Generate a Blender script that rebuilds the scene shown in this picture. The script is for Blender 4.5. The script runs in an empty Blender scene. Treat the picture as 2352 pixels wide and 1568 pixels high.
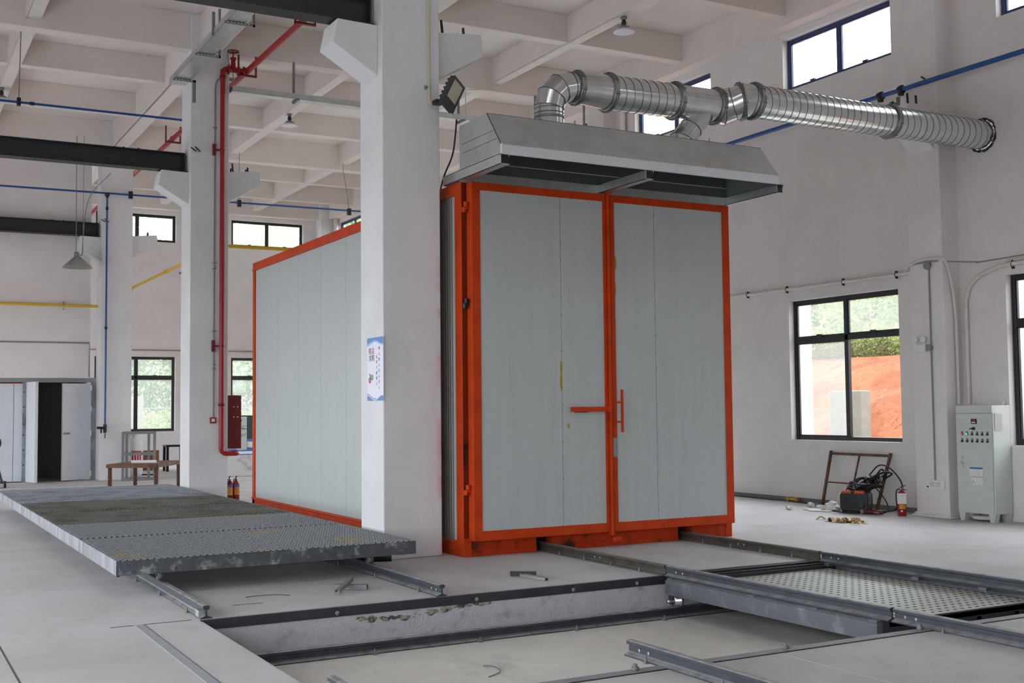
import bpy, math, random
from mathutils import Vector, Matrix
random.seed(7)
PI = math.pi
scene = bpy.context.scene
COL = scene.collection

# ------------------------------------------------------------------ materials
def lin(c):
    o = []
    for v in c[:3]:
        v = v / 255.0
        o.append(v / 12.92 if v <= 0.04045 else ((v + 0.055) / 1.055) ** 2.4)
    return (o[0], o[1], o[2], 1.0)

class NG:
    def __init__(s, name):
        s.m = bpy.data.materials.new(name); s.m.use_nodes = True
        s.t = s.m.node_tree; s.t.nodes.clear()
        s.out = s.t.nodes.new('ShaderNodeOutputMaterial')
    def n(s, typ, **kw):
        nd = s.t.nodes.new(typ)
        for k, v in kw.items(): setattr(nd, k, v)
        return nd
    def l(s, a, b): s.t.links.new(a, b)
    def pos(s):
        return s.n('ShaderNodeNewGeometry').outputs['Position']
    def noise(s, scale, detail=4, rough=0.6, vec=None, stretch=None):
        nd = s.n('ShaderNodeTexNoise'); nd.inputs['Scale'].default_value = scale
        nd.inputs['Detail'].default_value = detail; nd.inputs['Roughness'].default_value = rough
        v = vec or s.pos()
        if stretch:
            mp = s.n('ShaderNodeMapping'); mp.inputs['Scale'].default_value = stretch
            s.l(v, mp.inputs['Vector']); v = mp.outputs['Vector']
        s.l(v, nd.inputs['Vector']); return nd.outputs['Fac']
    def ramp(s, fac, a, b):
        r = s.n('ShaderNodeMapRange'); r.interpolation_type = 'SMOOTHSTEP'
        r.inputs['From Min'].default_value = a; r.inputs['From Max'].default_value = b
        s.l(fac, r.inputs['Value']); return r.outputs['Result']
    def mix(s, fac, a, b):
        m = s.n('ShaderNodeMix', data_type='RGBA')
        if isinstance(fac, (int, float)): m.inputs[0].default_value = fac
        else: s.l(fac, m.inputs[0])
        for k, v in ((6, a), (7, b)):
            if isinstance(v, tuple): m.inputs[k].default_value = v
            else: s.l(v, m.inputs[k])
        return m.outputs[2]
    def math(s, op, a, b=None):
        m = s.n('ShaderNodeMath', operation=op)
        for k, v in ((0, a), (1, b)):
            if v is None: continue
            if isinstance(v, (int, float)): m.inputs[k].default_value = v
            else: s.l(v, m.inputs[k])
        return m.outputs[0]
    def bsdf(s, col, rough=0.5, metal=0.0, bump=None, spec=None):
        p = s.n('ShaderNodeBsdfPrincipled')
        if isinstance(col, tuple): p.inputs['Base Color'].default_value = col
        else: s.l(col, p.inputs['Base Color'])
        if isinstance(rough, (int, float)): p.inputs['Roughness'].default_value = rough
        else: s.l(rough, p.inputs['Roughness'])
        p.inputs['Metallic'].default_value = metal
        if spec is not None: p.inputs['Specular IOR Level'].default_value = spec
        if bump:
            h, st, dist = bump
            b = s.n('ShaderNodeBump'); b.inputs['Strength'].default_value = st; b.inputs['Distance'].default_value = dist
            s.l(h, b.inputs['Height']); s.l(b.outputs['Normal'], p.inputs['Normal'])
        return p.outputs['BSDF']
    def done(s, sh):
        s.l(sh, s.out.inputs['Surface']); return s.m

def mat(name, c, rough=0.5, metal=0.0, var=0.0, vs=3.0, bump=0.0, bs=40.0, c2=None, lo=0.45, hi=0.7, stretch=None, dust=None, spec=None):
    g = NG(name); col = lin(c)
    if c2:
        col = g.mix(g.ramp(g.noise(vs, 6, 0.65, stretch=stretch), lo, hi), col, lin(c2))
    if var:
        k = tuple(max(0, x * (1 - var)) for x in lin(c)[:3]) + (1.0,)
        col = g.mix(g.ramp(g.noise(vs * 1.7 + .3, 5, 0.6, stretch=stretch), 0.35, 0.7), col, k)
    if dust:
        nz = g.n('ShaderNodeSeparateXYZ'); g.l(g.n('ShaderNodeNewGeometry').outputs['Normal'], nz.inputs[0])
        f = g.ramp(nz.outputs['Z'], 0.2, 0.95)
        f = g.math('MULTIPLY', f, g.ramp(g.noise(9, 5), 0.15, 0.6))
        col = g.mix(f, col, lin(dust))
    bp = (g.noise(bs, 5), bump, 0.02) if bump else None
    return g.done(g.bsdf(col, rough, metal, bp, spec))

MT = {}
MT['wall'] = mat('wall_paint', (227, 222, 221), 0.75, 0, var=0.07, vs=0.6)
MT['ceil'] = mat('ceiling_paint', (224, 216, 211), 0.85, 0, var=0.05, vs=0.8)
def column_mat():
    g = NG('column_paint'); sx = g.n('ShaderNodeSeparateXYZ'); g.l(g.pos(), sx.inputs[0])
    c = g.mix(g.ramp(g.noise(1.4, 5), .35, .7), lin((221, 222, 224)), lin((212, 213, 215)))
    k = g.math('MULTIPLY', g.ramp(sx.outputs['X'], 5.43, 5.54), g.ramp(g.noise(2.0, 4, .6), .42, .62))     # orange overspray on the corner next to the oven
    k = g.math('MULTIPLY', g.math('MULTIPLY', k, g.math('LESS_THAN', sx.outputs['Y'], 12.3)), g.math('LESS_THAN', sx.outputs['Z'], 3.4))
    c = g.mix(g.math('MULTIPLY', k, .75), c, lin((214, 96, 70)))
    return g.done(g.bsdf(c, .7, 0, (g.noise(8, 5), .05, .02)))
MT['column'] = column_mat()
MT['panel'] = mat('sandwich_panel', (184, 191, 191), 0.38, 0, var=0.05, vs=0.7, stretch=(6, 6, 0.5))
MT['panel_dark'] = mat('corrugated_panel', (112, 110, 104), 0.4, 0.1, var=0.1)
MT['orange'] = mat('orange_paint', (199, 66, 17), 0.5, 0, var=0.22, vs=2.5, spec=.2)
MT['orange_scorched'] = mat('scorched_orange_paint', (190, 60, 16), 0.55, 0, spec=.2, c2=(62, 40, 26), vs=2.2, lo=0.49, hi=0.62)
MT['galv'] = mat('galvanised_sheet', (206, 211, 210), 0.34, 0.85, var=0.12, vs=3)
MT['galv_bright'] = mat('galvanised_spangle', (226, 232, 236), 0.5, 0.25, var=0.22, vs=70)
MT['duct'] = mat('duct_metal', (226, 230, 230), 0.2, 0.95, var=0.15, vs=5)
MT['ductdark'] = mat('duct_seam', (110, 116, 116), 0.4, 0.8)
MT['flange'] = mat('duct_flange', (136, 142, 142), 0.4, 0.8)
MT['steel_dark'] = mat('charcoal_beam', (46, 47, 49), 0.5, 0.1, var=0.2)
MT['rail'] = mat('rail_steel', (72, 76, 85), 0.5, 0.35, var=0.3, vs=6, dust=(168, 168, 168))
MT['rail_oily'] = mat('oily_rail_steel', (82, 80, 74), 0.45, 0.3, c2=(64, 56, 40), vs=4, dust=(122, 118, 108))
MT['edge'] = mat('pit_edge_steel', (58, 61, 68), 0.5, 0.3, var=0.25, vs=5, dust=(120, 120, 120))
MT['cart'] = mat('cart_steel', (104, 108, 116), 0.45, 0.4, c2=(140, 146, 154), vs=5, lo=.5, hi=.75, dust=(150, 150, 150))
MT['frame_worn'] = mat('worn_frame_steel', (84, 88, 94), 0.55, 0.2, var=.25, c2=(160, 164, 166), vs=8, lo=0.5, hi=0.66)
MT['frame_galv'] = mat('pale_frame_steel', (150, 154, 160), 0.5, 0.3, c2=(112, 112, 118), vs=3.5, lo=0.4, hi=0.65, stretch=(1, 2, .5))
MT['mesh_galv'] = mat('galvanised_mesh', (152, 158, 168), 0.45, 0.35, c2=(112, 116, 124), vs=2.5, lo=.4, hi=.7)
MT['mesh_yellow'] = mat('stained_mesh', (140, 144, 148), 0.5, 0.3, c2=(172, 150, 74), vs=1.3, lo=.58, hi=.74)
MT['mesh_olive'] = mat('olive_mesh', (112, 112, 106), 0.5, 0.3, c2=(84, 80, 72), vs=2.2, lo=.4, hi=.7)
MT['black'] = mat('black_plastic', (26, 26, 27), 0.45)
MT['dark'] = mat('dark_void', (18, 17, 17), 0.9)
MT['winframe'] = mat('window_frame_black', (34, 36, 40), 0.35, 0.1)
MT['winframe_sky'] = mat('window_frame_sky_tint', (48, 62, 104), 0.35, 0.1)  # black frame with the sky's blue reflection put into its colour
MT['red'] = mat('red_paint', (158, 22, 24), 0.4, 0, var=0.15, vs=4)
MT['darkred'] = mat('dark_red_paint', (112, 16, 20), 0.42, 0, var=0.15)
MT['blue'] = mat('blue_pipe', (22, 78, 142), 0.4)
MT['yellow'] = mat('yellow_pipe', (222, 178, 34), 0.45, 0, var=0.1)
MT['pvc'] = mat('white_conduit', (216, 210, 204), 0.45, 0, var=0.08)
MT['pvc_cream'] = mat('cream_conduit', (206, 194, 158), 0.5, 0, var=0.1)
MT['greytube'] = mat('grey_conduit', (140, 140, 138), 0.5, 0.2)
MT['white'] = mat('white_plastic', (224, 226, 230), 0.4)
MT['cab'] = mat('cabinet_paint', (196, 204, 199), 0.4, 0, var=0.05, vs=2)
MT['rust'] = mat('rusty_steel', (112, 74, 56), 0.65, 0.15, c2=(74, 52, 44), vs=7, lo=.4, hi=.65)
MT['greysteel'] = mat('grey_steel_frame', (132, 134, 136), 0.5, 0.3, var=0.15)
MT['chrome'] = mat('bright_steel', (200, 204, 208), 0.25, 0.95)
MT['rubber'] = mat('cable_rubber', (20, 20, 21), 0.55)
MT['paper'] = mat('paper', (228, 228, 228), 0.7)
MT['label_blue'] = mat('label_blue', (52, 110, 176), 0.5)
MT['poster'] = mat('poster_white', (222, 222, 236), 0.4)
MT['poster_blue'] = mat('poster_blue', (62, 122, 184), 0.4)
MT['poster_pale'] = mat('poster_pale_blue', (150, 190, 226), 0.4)
MT['ink'] = mat('ink_black', (34, 34, 38), 0.6)
MT['inkgrey'] = mat('ink_grey', (120, 122, 128), 0.6)
MT['inkred'] = mat('ink_red', (196, 30, 36), 0.6)
MT['inkteal'] = mat('ink_teal', (50, 98, 128), 0.6)
MT['inkgreen'] = mat('ink_green', (40, 160, 80), 0.6)
MT['amber'] = mat('amber_label', (206, 136, 44), 0.5)
MT['tan'] = mat('brown_packing_tape', (188, 150, 84), 0.5, 0, var=0.25, vs=30)
MT['woodbit'] = mat('orange_brown_board', (168, 110, 76), 0.6)
MT['concrete'] = mat('concrete_block', (140, 138, 128), 0.85, 0, var=0.15, vs=3)
MT['soot_shade'] = mat('sooty_shaded_orange', (116, 36, 14), 0.6, 0, c2=(38, 26, 20), vs=1.4, lo=.5, hi=.64, spec=.2)  # orange with sooty patches, base darkened for shade behind the door edge
MT['hoodin'] = mat('shade_dark_lining', (98, 104, 104), 0.5, 0.5, var=.2)  # galvanised lining, darkened in colour for the unlit inside of the hood
MT['doorwhite'] = mat('white_door_panel', (214, 218, 224), 0.45, 0, var=.04)
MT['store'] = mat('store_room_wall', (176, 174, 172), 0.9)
MT['tile'] = None
def soil_mat():
    g = NG('orange_soil')
    c = g.mix(g.ramp(g.noise(1.1, 6, .7), .38, .66), lin((174, 106, 68)), lin((150, 80, 47)))
    c = g.mix(g.ramp(g.noise(4.5, 6, .75, stretch=(.6, 1.3, 1)), .55, .68), c, lin((98, 52, 32)))
    c = g.mix(g.ramp(g.noise(2.6, 5, .7), .6, .72), c, lin((206, 150, 112)))
    return g.done(g.bsdf(c, .95, 0, (g.noise(3.2, 8, .75, stretch=(.5, 1.4, 1)), 1.0, .16)))
MT['soil'] = soil_mat()
MT['ground'] = mat('ground', (150, 148, 140), 0.95, 0, var=0.1)
MT['grass'] = mat('grass', (108, 140, 70), 0.95, 0, var=0.3)
MT['bark'] = mat('bark', (140, 108, 88), 0.9, 0, var=0.3)
MT['twig'] = mat('dry_twigs', (112, 98, 76), 0.9, 0, var=0.3)
MT['marble'] = mat('pale_stone', (198, 196, 196), 0.6, 0, c2=(150, 148, 148), vs=4, lo=.5, hi=.72)
MT['darkgreen'] = mat('dark_green_metal', (30, 62, 60), 0.5)
MT['lamp_white'] = mat('enamel_white', (214, 216, 226), 0.35)
MT['lamp_grey'] = mat('lamp_grey', (126, 132, 132), 0.4, 0.2)
MT['pend'] = mat('pendant_shade', (166, 172, 166), 0.35, 0.5)
MT['flood'] = mat('floodlight_grey', (58, 62, 66), 0.5, 0.2)
MT['lens'] = mat('floodlight_lens', (196, 192, 168), 0.4)
MT['greenplug'] = mat('green_cap', (40, 110, 70), 0.5)
MT['redorange'] = mat('welder_orange', (214, 74, 32), 0.45)
MT['bagwhite'] = mat('white_woven_bag', (226, 226, 228), 0.7, 0, var=0.1, vs=8)
MT['scorch'] = mat('yellow_foam', (176, 150, 66), 0.8)
MT['scrape'] = mat('scraped_steel', (140, 148, 150), 0.5, 0.3, c2=(190, 80, 50), vs=24, lo=.6, hi=.66)
MT['hole_light'] = mat('bolt_hole_light', (182, 184, 182), 0.8)  # pale colour painting the light seen through rail bolt holes
MT['mortar'] = mat('broken_mortar', (172, 160, 148), 0.95, 0, c2=(84, 82, 80), vs=16, lo=.42, hi=.6, bump=1, bs=40)
def leafmat(name, c, c2):
    g = NG(name)
    col = g.mix(g.ramp(g.noise(1.6, 4), .35, .65), lin(c), lin(c2))
    d = g.bsdf(col, 0.7); t = g.n('ShaderNodeBsdfTranslucent'); g.l(col, t.inputs[0])
    m = g.n('ShaderNodeMixShader'); m.inputs[0].default_value = .55; g.l(d, m.inputs[1]); g.l(t.outputs[0], m.inputs[2])
    return g.done(m.outputs[0])
MT['leafA'] = leafmat('leaf_green', (190, 208, 156), (164, 190, 132))
MT['leafB'] = leafmat('leaf_bright', (200, 214, 148), (174, 196, 128))
MT['leafC'] = leafmat('leaf_deep', (172, 192, 160), (146, 172, 140))

def floor_mat(name, base, dark, blotch):
    g = NG(name)
    c = g.mix(g.ramp(g.noise(0.7, 6, 0.62), .32, .72), lin(base), lin(dark))
    c = g.mix(g.math('MULTIPLY', g.ramp(g.noise(1.1, 6, .7, stretch=(2.2, 1, 1)), .52, .72), .55), c, lin(blotch))
    c = g.mix(g.math('MULTIPLY', g.ramp(g.noise(14, 4, .7, stretch=(1, .35, 1)), .6, .78), .35), c, lin(tuple(int(x * .8) for x in dark)))
    r = g.n('ShaderNodeMapRange'); r.inputs['To Min'].default_value = .55; r.inputs['To Max'].default_value = .8
    g.l(g.noise(2.3, 4), r.inputs['Value'])
    return g.done(g.bsdf(c, r.outputs['Result'], 0, (g.noise(60, 4), .06, .01)))
MT['floor'] = floor_mat('concrete_floor', (196, 195, 197), (178, 176, 175), (164, 160, 156))
MT['pitfloor'] = floor_mat('pit_floor_concrete', (222, 220, 213), (205, 202, 196), (172, 170, 165))
MT['pitwall'] = mat('pit_wall_concrete', (198, 198, 204), 0.9, 0, c2=(160, 160, 165), vs=7, lo=.5, hi=.75, bump=.8, bs=45)

def glass(name, dust_haze):
    g = NG(name)
    tr = g.n('ShaderNodeBsdfTransparent'); tr.inputs[0].default_value = (.97, .98, .98, 1)
    gl = g.n('ShaderNodeBsdfGlossy'); gl.inputs['Roughness'].default_value = .02
    lw = g.n('ShaderNodeLayerWeight'); lw.inputs[0].default_value = .5
    ff = g.math('ADD', g.math('MULTIPLY', g.math('POWER', lw.outputs['Facing'], 4.0), .35), .03)
    m = g.n('ShaderNodeMixShader'); g.l(ff, m.inputs[0]); g.l(tr.outputs[0], m.inputs[1]); g.l(gl.outputs[0], m.inputs[2])
    out = m.outputs[0]
    if dust_haze:
        d = g.n('ShaderNodeBsdfTranslucent'); d.inputs[0].default_value = (.8, .8, .8, 1)
        k = g.n('ShaderNodeMixShader'); k.inputs[0].default_value = dust_haze
        g.l(out, k.inputs[1]); g.l(d.outputs[0], k.inputs[2]); out = k.outputs[0]
    return g.done(out)
MT['glass'] = glass('window_glass', 0.0)
MT['glass_dust_haze'] = glass('dust_haze_window_glass', 0.13)  # dust on the open right window, painted haze on the back ones

def emit(name, c, s):
    g = NG(name); e = g.n('ShaderNodeEmission'); e.inputs[0].default_value = lin(c); e.inputs[1].default_value = s
    return g.done(e.outputs[0])
MT['glow_red'] = emit('lit_red_lamp', (255, 40, 40), 1.3)
MT['glow_green'] = emit('lit_green_lamp', (90, 255, 170), 1.1)

def tile_mat():
    g = NG('white_wall_tiles')
    b = g.n('ShaderNodeTexBrick'); b.offset = 0.0
    b.inputs['Color1'].default_value = lin((236, 238, 242)); b.inputs['Color2'].default_value = lin((228, 230, 236))
    b.inputs['Mortar'].default_value = lin((178, 182, 190)); b.inputs['Scale'].default_value = 1.0
    b.inputs['Mortar Size'].default_value = .008; b.inputs['Brick Width'].default_value = .2; b.inputs['Row Height'].default_value = .2
    sx = g.n('ShaderNodeSeparateXYZ'); g.l(g.pos(), sx.inputs[0])
    cb = g.n('ShaderNodeCombineXYZ'); g.l(g.math('ADD', sx.outputs['X'], sx.outputs['Y']), cb.inputs['X']); g.l(sx.outputs['Z'], cb.inputs['Y'])
    g.l(cb.outputs[0], b.inputs['Vector'])
    return g.done(g.bsdf(b.outputs['Color'], .3))
MT['tile'] = tile_mat()

def slot_plate():
    g = NG('slotted_plate')
    sx = g.n('ShaderNodeSeparateXYZ'); g.l(g.pos(), sx.inputs[0])
    px, py, w, h = 0.086, 0.086, 0.0165, 0.0165
    def cell(ox, oy):
        u = g.math('SUBTRACT', g.math('MULTIPLY', g.math('FRACT', g.math('ADD', g.math('DIVIDE', sx.outputs['X'], px), ox)), px), px / 2)
        v = g.math('SUBTRACT', g.math('MULTIPLY', g.math('FRACT', g.math('ADD', g.math('DIVIDE', sx.outputs['Y'], py), oy)), py), py / 2)
        a = g.math('MAXIMUM', g.math('SUBTRACT', g.math('ABSOLUTE', u), w - h), 0.0)
        d = g.math('SQRT', g.math('ADD', g.math('MULTIPLY', a, a), g.math('MULTIPLY', v, v)))
        return g.math('LESS_THAN', d, h)
    f = cell(0, 0)
    col = g.mix(g.ramp(g.noise(1.6, 6), .5, .75), lin((172, 176, 170)), lin((196, 196, 192)))
    col = g.mix(g.math('MULTIPLY', g.ramp(g.noise(2.2, 3), .66, .72), .4), col, lin((200, 170, 100)))
    s = g.bsdf(col, .5, .15)
    t = g.n('ShaderNodeBsdfDiffuse'); t.inputs[0].default_value = lin((22, 22, 24)); m = g.n('ShaderNodeMixShader')
    g.l(f, m.inputs[0]); g.l(s, m.inputs[1]); g.l(t.outputs[0], m.inputs[2])
    return g.done(m.outputs[0])
MT['slots'] = slot_plate()

# ------------------------------------------------------------------ mesh builder
class M:
    def __init__(s): s.v = []; s.f = []; s.sm = []
    def add(s, vs, fs, smooth=False):
        o = len(s.v); s.v += [tuple(v) for v in vs]
        s.f += [tuple(i + o for i in f) for f in fs]; s.sm += [smooth] * len(fs); return s
    def box(s, x0, x1, y0, y1, z0, z1):
        x0, x1 = sorted((x0, x1)); y0, y1 = sorted((y0, y1)); z0, z1 = sorted((z0, z1))
        return s.add([(x0, y0, z0), (x1, y0, z0), (x1, y1, z0), (x0, y1, z0), (x0, y0, z1), (x1, y0, z1), (x1, y1, z1), (x0, y1, z1)],
                     [(0, 3, 2, 1), (4, 5, 6, 7), (0, 1, 5, 4), (1, 2, 6, 5), (2, 3, 7, 6), (3, 0, 4, 7)])
    def bar(s, a, b, w, h, up=(0, 0, 1)):
        """box beam from a to b, w across, h along up"""
        a, b, up = Vector(a), Vector(b), Vector(up); d = (b - a).normalized()
        sx = d.cross(up).normalized() * (w / 2); uz = sx.cross(d).normalized() * (h / 2)
        vs = [p + i * sx + j * uz for p in (a, b) for i, j in ((-1, -1), (1, -1), (1, 1), (-1, 1))]
        return s.add(vs, [(3, 2, 1, 0), (4, 5, 6, 7), (0, 1, 5, 4), (1, 2, 6, 5), (2, 3, 7, 6), (3, 0, 4, 7)])
    def ext(s, poly, vec, smooth=False):
        n = len(poly); P = [Vector(p) for p in poly]; Q = [p + Vector(vec) for p in P]
        nrm = sum(((P[i] - P[0]).cross(P[(i + 1) % n] - P[0]) for i in range(1, n)), Vector())
        fl = nrm.dot(Vector(vec)) > 0
        fs = [tuple(range(n))[::-1] if fl else tuple(range(n)), tuple(range(n, 2 * n)) if fl else tuple(range(n, 2 * n))[::-1]]
        for i in range(n):
            j = (i + 1) % n
            fs.append((i, j, n + j, n + i) if fl else (j, i, n + i, n + j))
        return s.add(P + Q, fs, smooth)
    def tube(s, pts, r, n=10, cap=True, closed=False):
        P = [Vector(p) for p in pts]; m = len(P); R = r if isinstance(r, (list, tuple)) else [r] * m
        T = []
        for i in range(m):
            if closed: t = P[(i + 1) % m] - P[i - 1]
            else: t = P[min(i + 1, m - 1)] - P[max(i - 1, 0)]
            T.append(t.normalized() if t.length > 1e-9 else Vector((0, 0, 1)))
        ref = Vector((0, 0, 1)) if abs(T[0].z) < .9 else Vector((1, 0, 0))
        u = T[0].cross(ref).normalized(); vs = []
        for i in range(m):
            u = (u - T[i] * u.dot(T[i])).normalized(); w = T[i].cross(u)
            for k in range(n):
                a = 2 * PI * k / n; vs.append(P[i] + (u * math.cos(a) + w * math.sin(a)) * R[i])
        fs = []
        for i in range(m if closed else m - 1):
            a, b = i * n, ((i + 1) % m) * n
            for k in range(n):
                k2 = (k + 1) % n; fs.append((a + k, a + k2, b + k2, b + k))
        s.add(vs, fs, True)
        if cap and not closed:
            s.add(vs[:n], [tuple(range(n))[::-1]]); s.add(vs[-n:], [tuple(range(n))])
        return s
    def cyl(s, a, b, r, n=12, r2=None): return s.tube([a, b], [r, r if r2 is None else r2], n)
    def ring(s, c, ax, r, t, n=24, k=6):
        ax = Vector(ax).normalized(); ref = Vector((0, 0, 1)) if abs(ax.z) < .9 else Vector((1, 0, 0))
        u = ax.cross(ref).normalized(); w = ax.cross(u)
        return s.tube([Vector(c) + (u * math.cos(2 * PI * i / n) + w * math.sin(2 * PI * i / n)) * r for i in range(n)], t, k, closed=True)
    def lathe(s, prof, c, ax=(0, 0, 1), n=20):
        """prof: (radius, height) list revolved round ax through c"""
        ax = Vector(ax).normalized(); ref = Vector((0, 0, 1)) if abs(ax.z) < .9 else Vector((1, 0, 0))
        u = ax.cross(ref).normalized(); w = ax.cross(u); c = Vector(c); vs = []
        for r, h in prof:
            for i in range(n):
                a = 2 * PI * i / n; vs.append(c + ax * h + (u * math.cos(a) + w * math.sin(a)) * max(r, 1e-4))
        fs = []
        for j in range(len(prof) - 1):
            for i in range(n):
                i2 = (i + 1) % n; fs.append((j * n + i, j * n + i2, (j + 1) * n + i2, (j + 1) * n + i))
        return s.add(vs, fs, True)
    def ball(s, c, r, n=10):
        r = r if isinstance(r, (tuple, list)) else (r, r, r); vs = []; fs = []; m = max(4, n // 2 + 1)
        for j in range(m + 1):
            th = PI * j / m
            for i in range(n):
                a = 2 * PI * i / n
                vs.append((c[0] + r[0] * math.sin(th) * math.cos(a), c[1] + r[1] * math.sin(th) * math.sin(a), c[2] + r[2] * math.cos(th)))
        for j in range(m):
            for i in range(n):
                i2 = (i + 1) % n; fs.append((j * n + i, (j + 1) * n + i, (j + 1) * n + i2, j * n + i2))
        return s.add(vs, fs, True)
    def xf(s, mtx):
        s.v = [tuple(mtx @ Vector(v)) for v in s.v]; return s

WM = {}
def obj(name, m, material, parent=None, bevel=0.0):
    me = bpy.data.meshes.new(name)
    n = max(1, len(m.v)); xs, ys, zs = zip(*m.v)
    c = Vector(((min(xs) + max(xs)) / 2, (min(ys) + max(ys)) / 2, min(zs)))
    me.from_pydata([(v[0] - c.x, v[1] - c.y, v[2] - c.z) for v in m.v], [], m.f)
    me.polygons.foreach_set('use_smooth', m.sm); me.update()
    me.materials.append(MT[material] if isinstance(material, str) else material)
    o = bpy.data.objects.new(name, me); COL.objects.link(o); o.location = c
    WM[o.name] = Matrix.Translation(c)
    if parent:
        o.parent = parent; o.matrix_parent_inverse = WM[parent.name].inverted()
    if bevel:
        b = o.modifiers.new('bevel', 'BEVEL'); b.width = bevel; b.segments = 2; b.limit_method = 'ANGLE'
    return o
def tag(o, label, cat, group=None):
    o['label'] = label; o['category'] = cat
    if group: o['group'] = group
    return o
def thing(name, label, cat, loc, group=None):
    o = bpy.data.objects.new(name, None); COL.objects.link(o); o.location = loc; o.empty_display_size = .1
    WM[o.name] = Matrix.Translation(Vector(loc)); return tag(o, label, cat, group)
def struct(name, m, material, parent=None, bevel=0.0):
    o = obj(name, m, material, parent, bevel)
    if not parent: o['kind'] = 'structure'
    return o
def sempty(name, loc):
    o = bpy.data.objects.new(name, None); COL.objects.link(o); o.location = loc; o.empty_display_size = .1
    WM[o.name] = Matrix.Translation(Vector(loc)); o['kind'] = 'structure'; return o
def dup(root, d, label=None, rz=0.0):
    def cp(o, par):
        c = o.copy(); COL.objects.link(c)
        if par: c.parent = par
        for ch in list(o.children): cp(ch, c)
        return c
    r = cp(root, None); r.location = Vector(root.location) + Vector(d)
    if rz: r.rotation_euler = (0, 0, rz)
    if label: r['label'] = label
    return r
def text_mesh(body, size, mtx, depth=0.0008, align='CENTER'):
    cu = bpy.data.curves.new('t', 'FONT'); cu.body = body; cu.size = size; cu.align_x = align; cu.align_y = 'CENTER'
    cu.extrude = depth; cu.resolution_u = 3
    o = bpy.data.objects.new('t', cu); COL.objects.link(o)
    dg = bpy.context.evaluated_depsgraph_get(); me = bpy.data.meshes.new_from_object(o.evaluated_get(dg))
    m = M(); m.add([mtx @ v.co for v in me.vertices], [tuple(p.vertices) for p in me.polygons])
    bpy.data.objects.remove(o); bpy.data.curves.remove(cu); bpy.data.meshes.remove(me); return m
def basis(o, ex, ey):
    ex, ey = Vector(ex), Vector(ey); ez = ex.cross(ey)
    return Matrix(((ex.x, ey.x, ez.x, o[0]), (ex.y, ey.y, ez.y, o[1]), (ex.z, ey.z, ez.z, o[2]), (0, 0, 0, 1)))
def arc(c, r, a0, a1, n, u, w):
    c, u, w = Vector(c), Vector(u), Vector(w)
    return [c + (u * math.cos(a0 + (a1 - a0) * i / n) + w * math.sin(a0 + (a1 - a0) * i / n)) * r for i in range(n + 1)]
def spline(pts, k=8):
    P = [Vector(p) for p in pts]; P = [P[0] * 2 - P[1]] + P + [P[-1] * 2 - P[-2]]; out = []
    for i in range(1, len(P) - 2):
        for j in range(k):
            t = j / k; a, b, c, d = P[i - 1:i + 3]
            out.append(.5 * ((2 * b) + (c - a) * t + (2 * a - 5 * b + 4 * c - d) * t * t + (3 * b - a - 3 * c + d) * t ** 3))
    out.append(P[-2]); return out
exec_order = []

# ------------------------------------------------------------------ setting
PX0, PX1, PY0, PY1, PZ = 2.25, 8.85, 5.93, 9.05, -0.35
fm = M()
for a in ((-14, 13.6, PY1, 37.2), (-14, 13.6, -8, PY0), (-14, PX0, PY0, PY1), (PX1, 13.6, PY0, PY1)): fm.box(*a, -.5, 0)
struct('floor', fm, 'floor')
struct('floor_pit', M().box(PX0, PX1, PY0, PY1, -.5, PZ), 'pitfloor')
pw = M()
pw.box(PX0, PX1, PY1 - .012, PY1, PZ, -.07); pw.box(PX0, PX0 + .012, PY0, PY1, PZ, -.002); pw.box(PX0, PX1, PY0, PY0 + .012, PZ, -.07); pw.box(PX1 - .012, PX1, PY0, PY1, PZ, -.07)
struct('wall_pit', pw, 'pitwall')
bm_ = M()
for i in range(70):
    x = random.uniform(3.5, 4.75); z = -.085 - .03 * math.sin((x - 3.5) * 4) - random.uniform(0, .03)
    s_ = random.uniform(.006, .02); bm_.ball((x, PY1 - .010, z), (s_ * 2.2, .006 + s_ * .3, s_), 7)
struct('wall_pit_mortar', bm_, 'mortar')

def wall_cells(ax, d0, d1, u0, u1, z0, z1, holes):
    m = M(); us = sorted({u0, u1} | {h[k] for h in holes for k in (0, 1)}); zs = sorted({z0, z1} | {h[k] for h in holes for k in (2, 3)})
    for i in range(len(us) - 1):
        run = None
        for j in range(len(zs) - 1):
            uc, zc = (us[i] + us[i + 1]) / 2, (zs[j] + zs[j + 1]) / 2
            hole = any(h[0] < uc < h[1] and h[2] < zc < h[3] for h in holes)
            if not hole:
                if run is None: run = zs[j]
                if j == len(zs) - 2 or any(h[0] < uc < h[1] and h[2] < (zs[j + 1] + zs[j + 2]) / 2 < h[3] for h in holes):
                    (m.box(d0, d1, us[i], us[i + 1], run, zs[j + 1]) if ax == 'x' else m.box(us[i], us[i + 1], d0, d1, run, zs[j + 1])); run = None
    return m
LOW, UP = (1.03, 3.36), (6.95, 7.85)
RY = [(-.45, 1.95), (8.2, 10.6), (12.5, 14.9), (16.85, 19.3), (21.1, 23.5), (25.45, 27.9), (29.7, 32.1), (34.05, 36.5)]
ADDED_OPENINGS = [(16.9, 19.6), (20.9, 28.4)]     # unseen openings added in the right wall to let in more daylight
DUCT = (10.9, 5.36)
rl = [(a, b) for a, b in RY if not any(g[0] - .1 <= a and b <= g[1] + .1 for g in ADDED_OPENINGS)]
rh = [(a, b, *LOW) for a, b in rl] + [(a, b, 0, 4.6) for a, b in ADDED_OPENINGS] + [(a, b, *UP) for a, b in RY] + [(DUCT[0] - .24, DUCT[0] + .24, DUCT[1] - .24, DUCT[1] + .24)]
struct('wall_right', wall_cells('x', 13.6, 13.85, -8, 37.45, 0, 8.6, rh), 'wall')
BX = [(-2.2, .2), (1.0, 3.4), (6.0, 8.43), (10.2, 12.62)]
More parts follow.
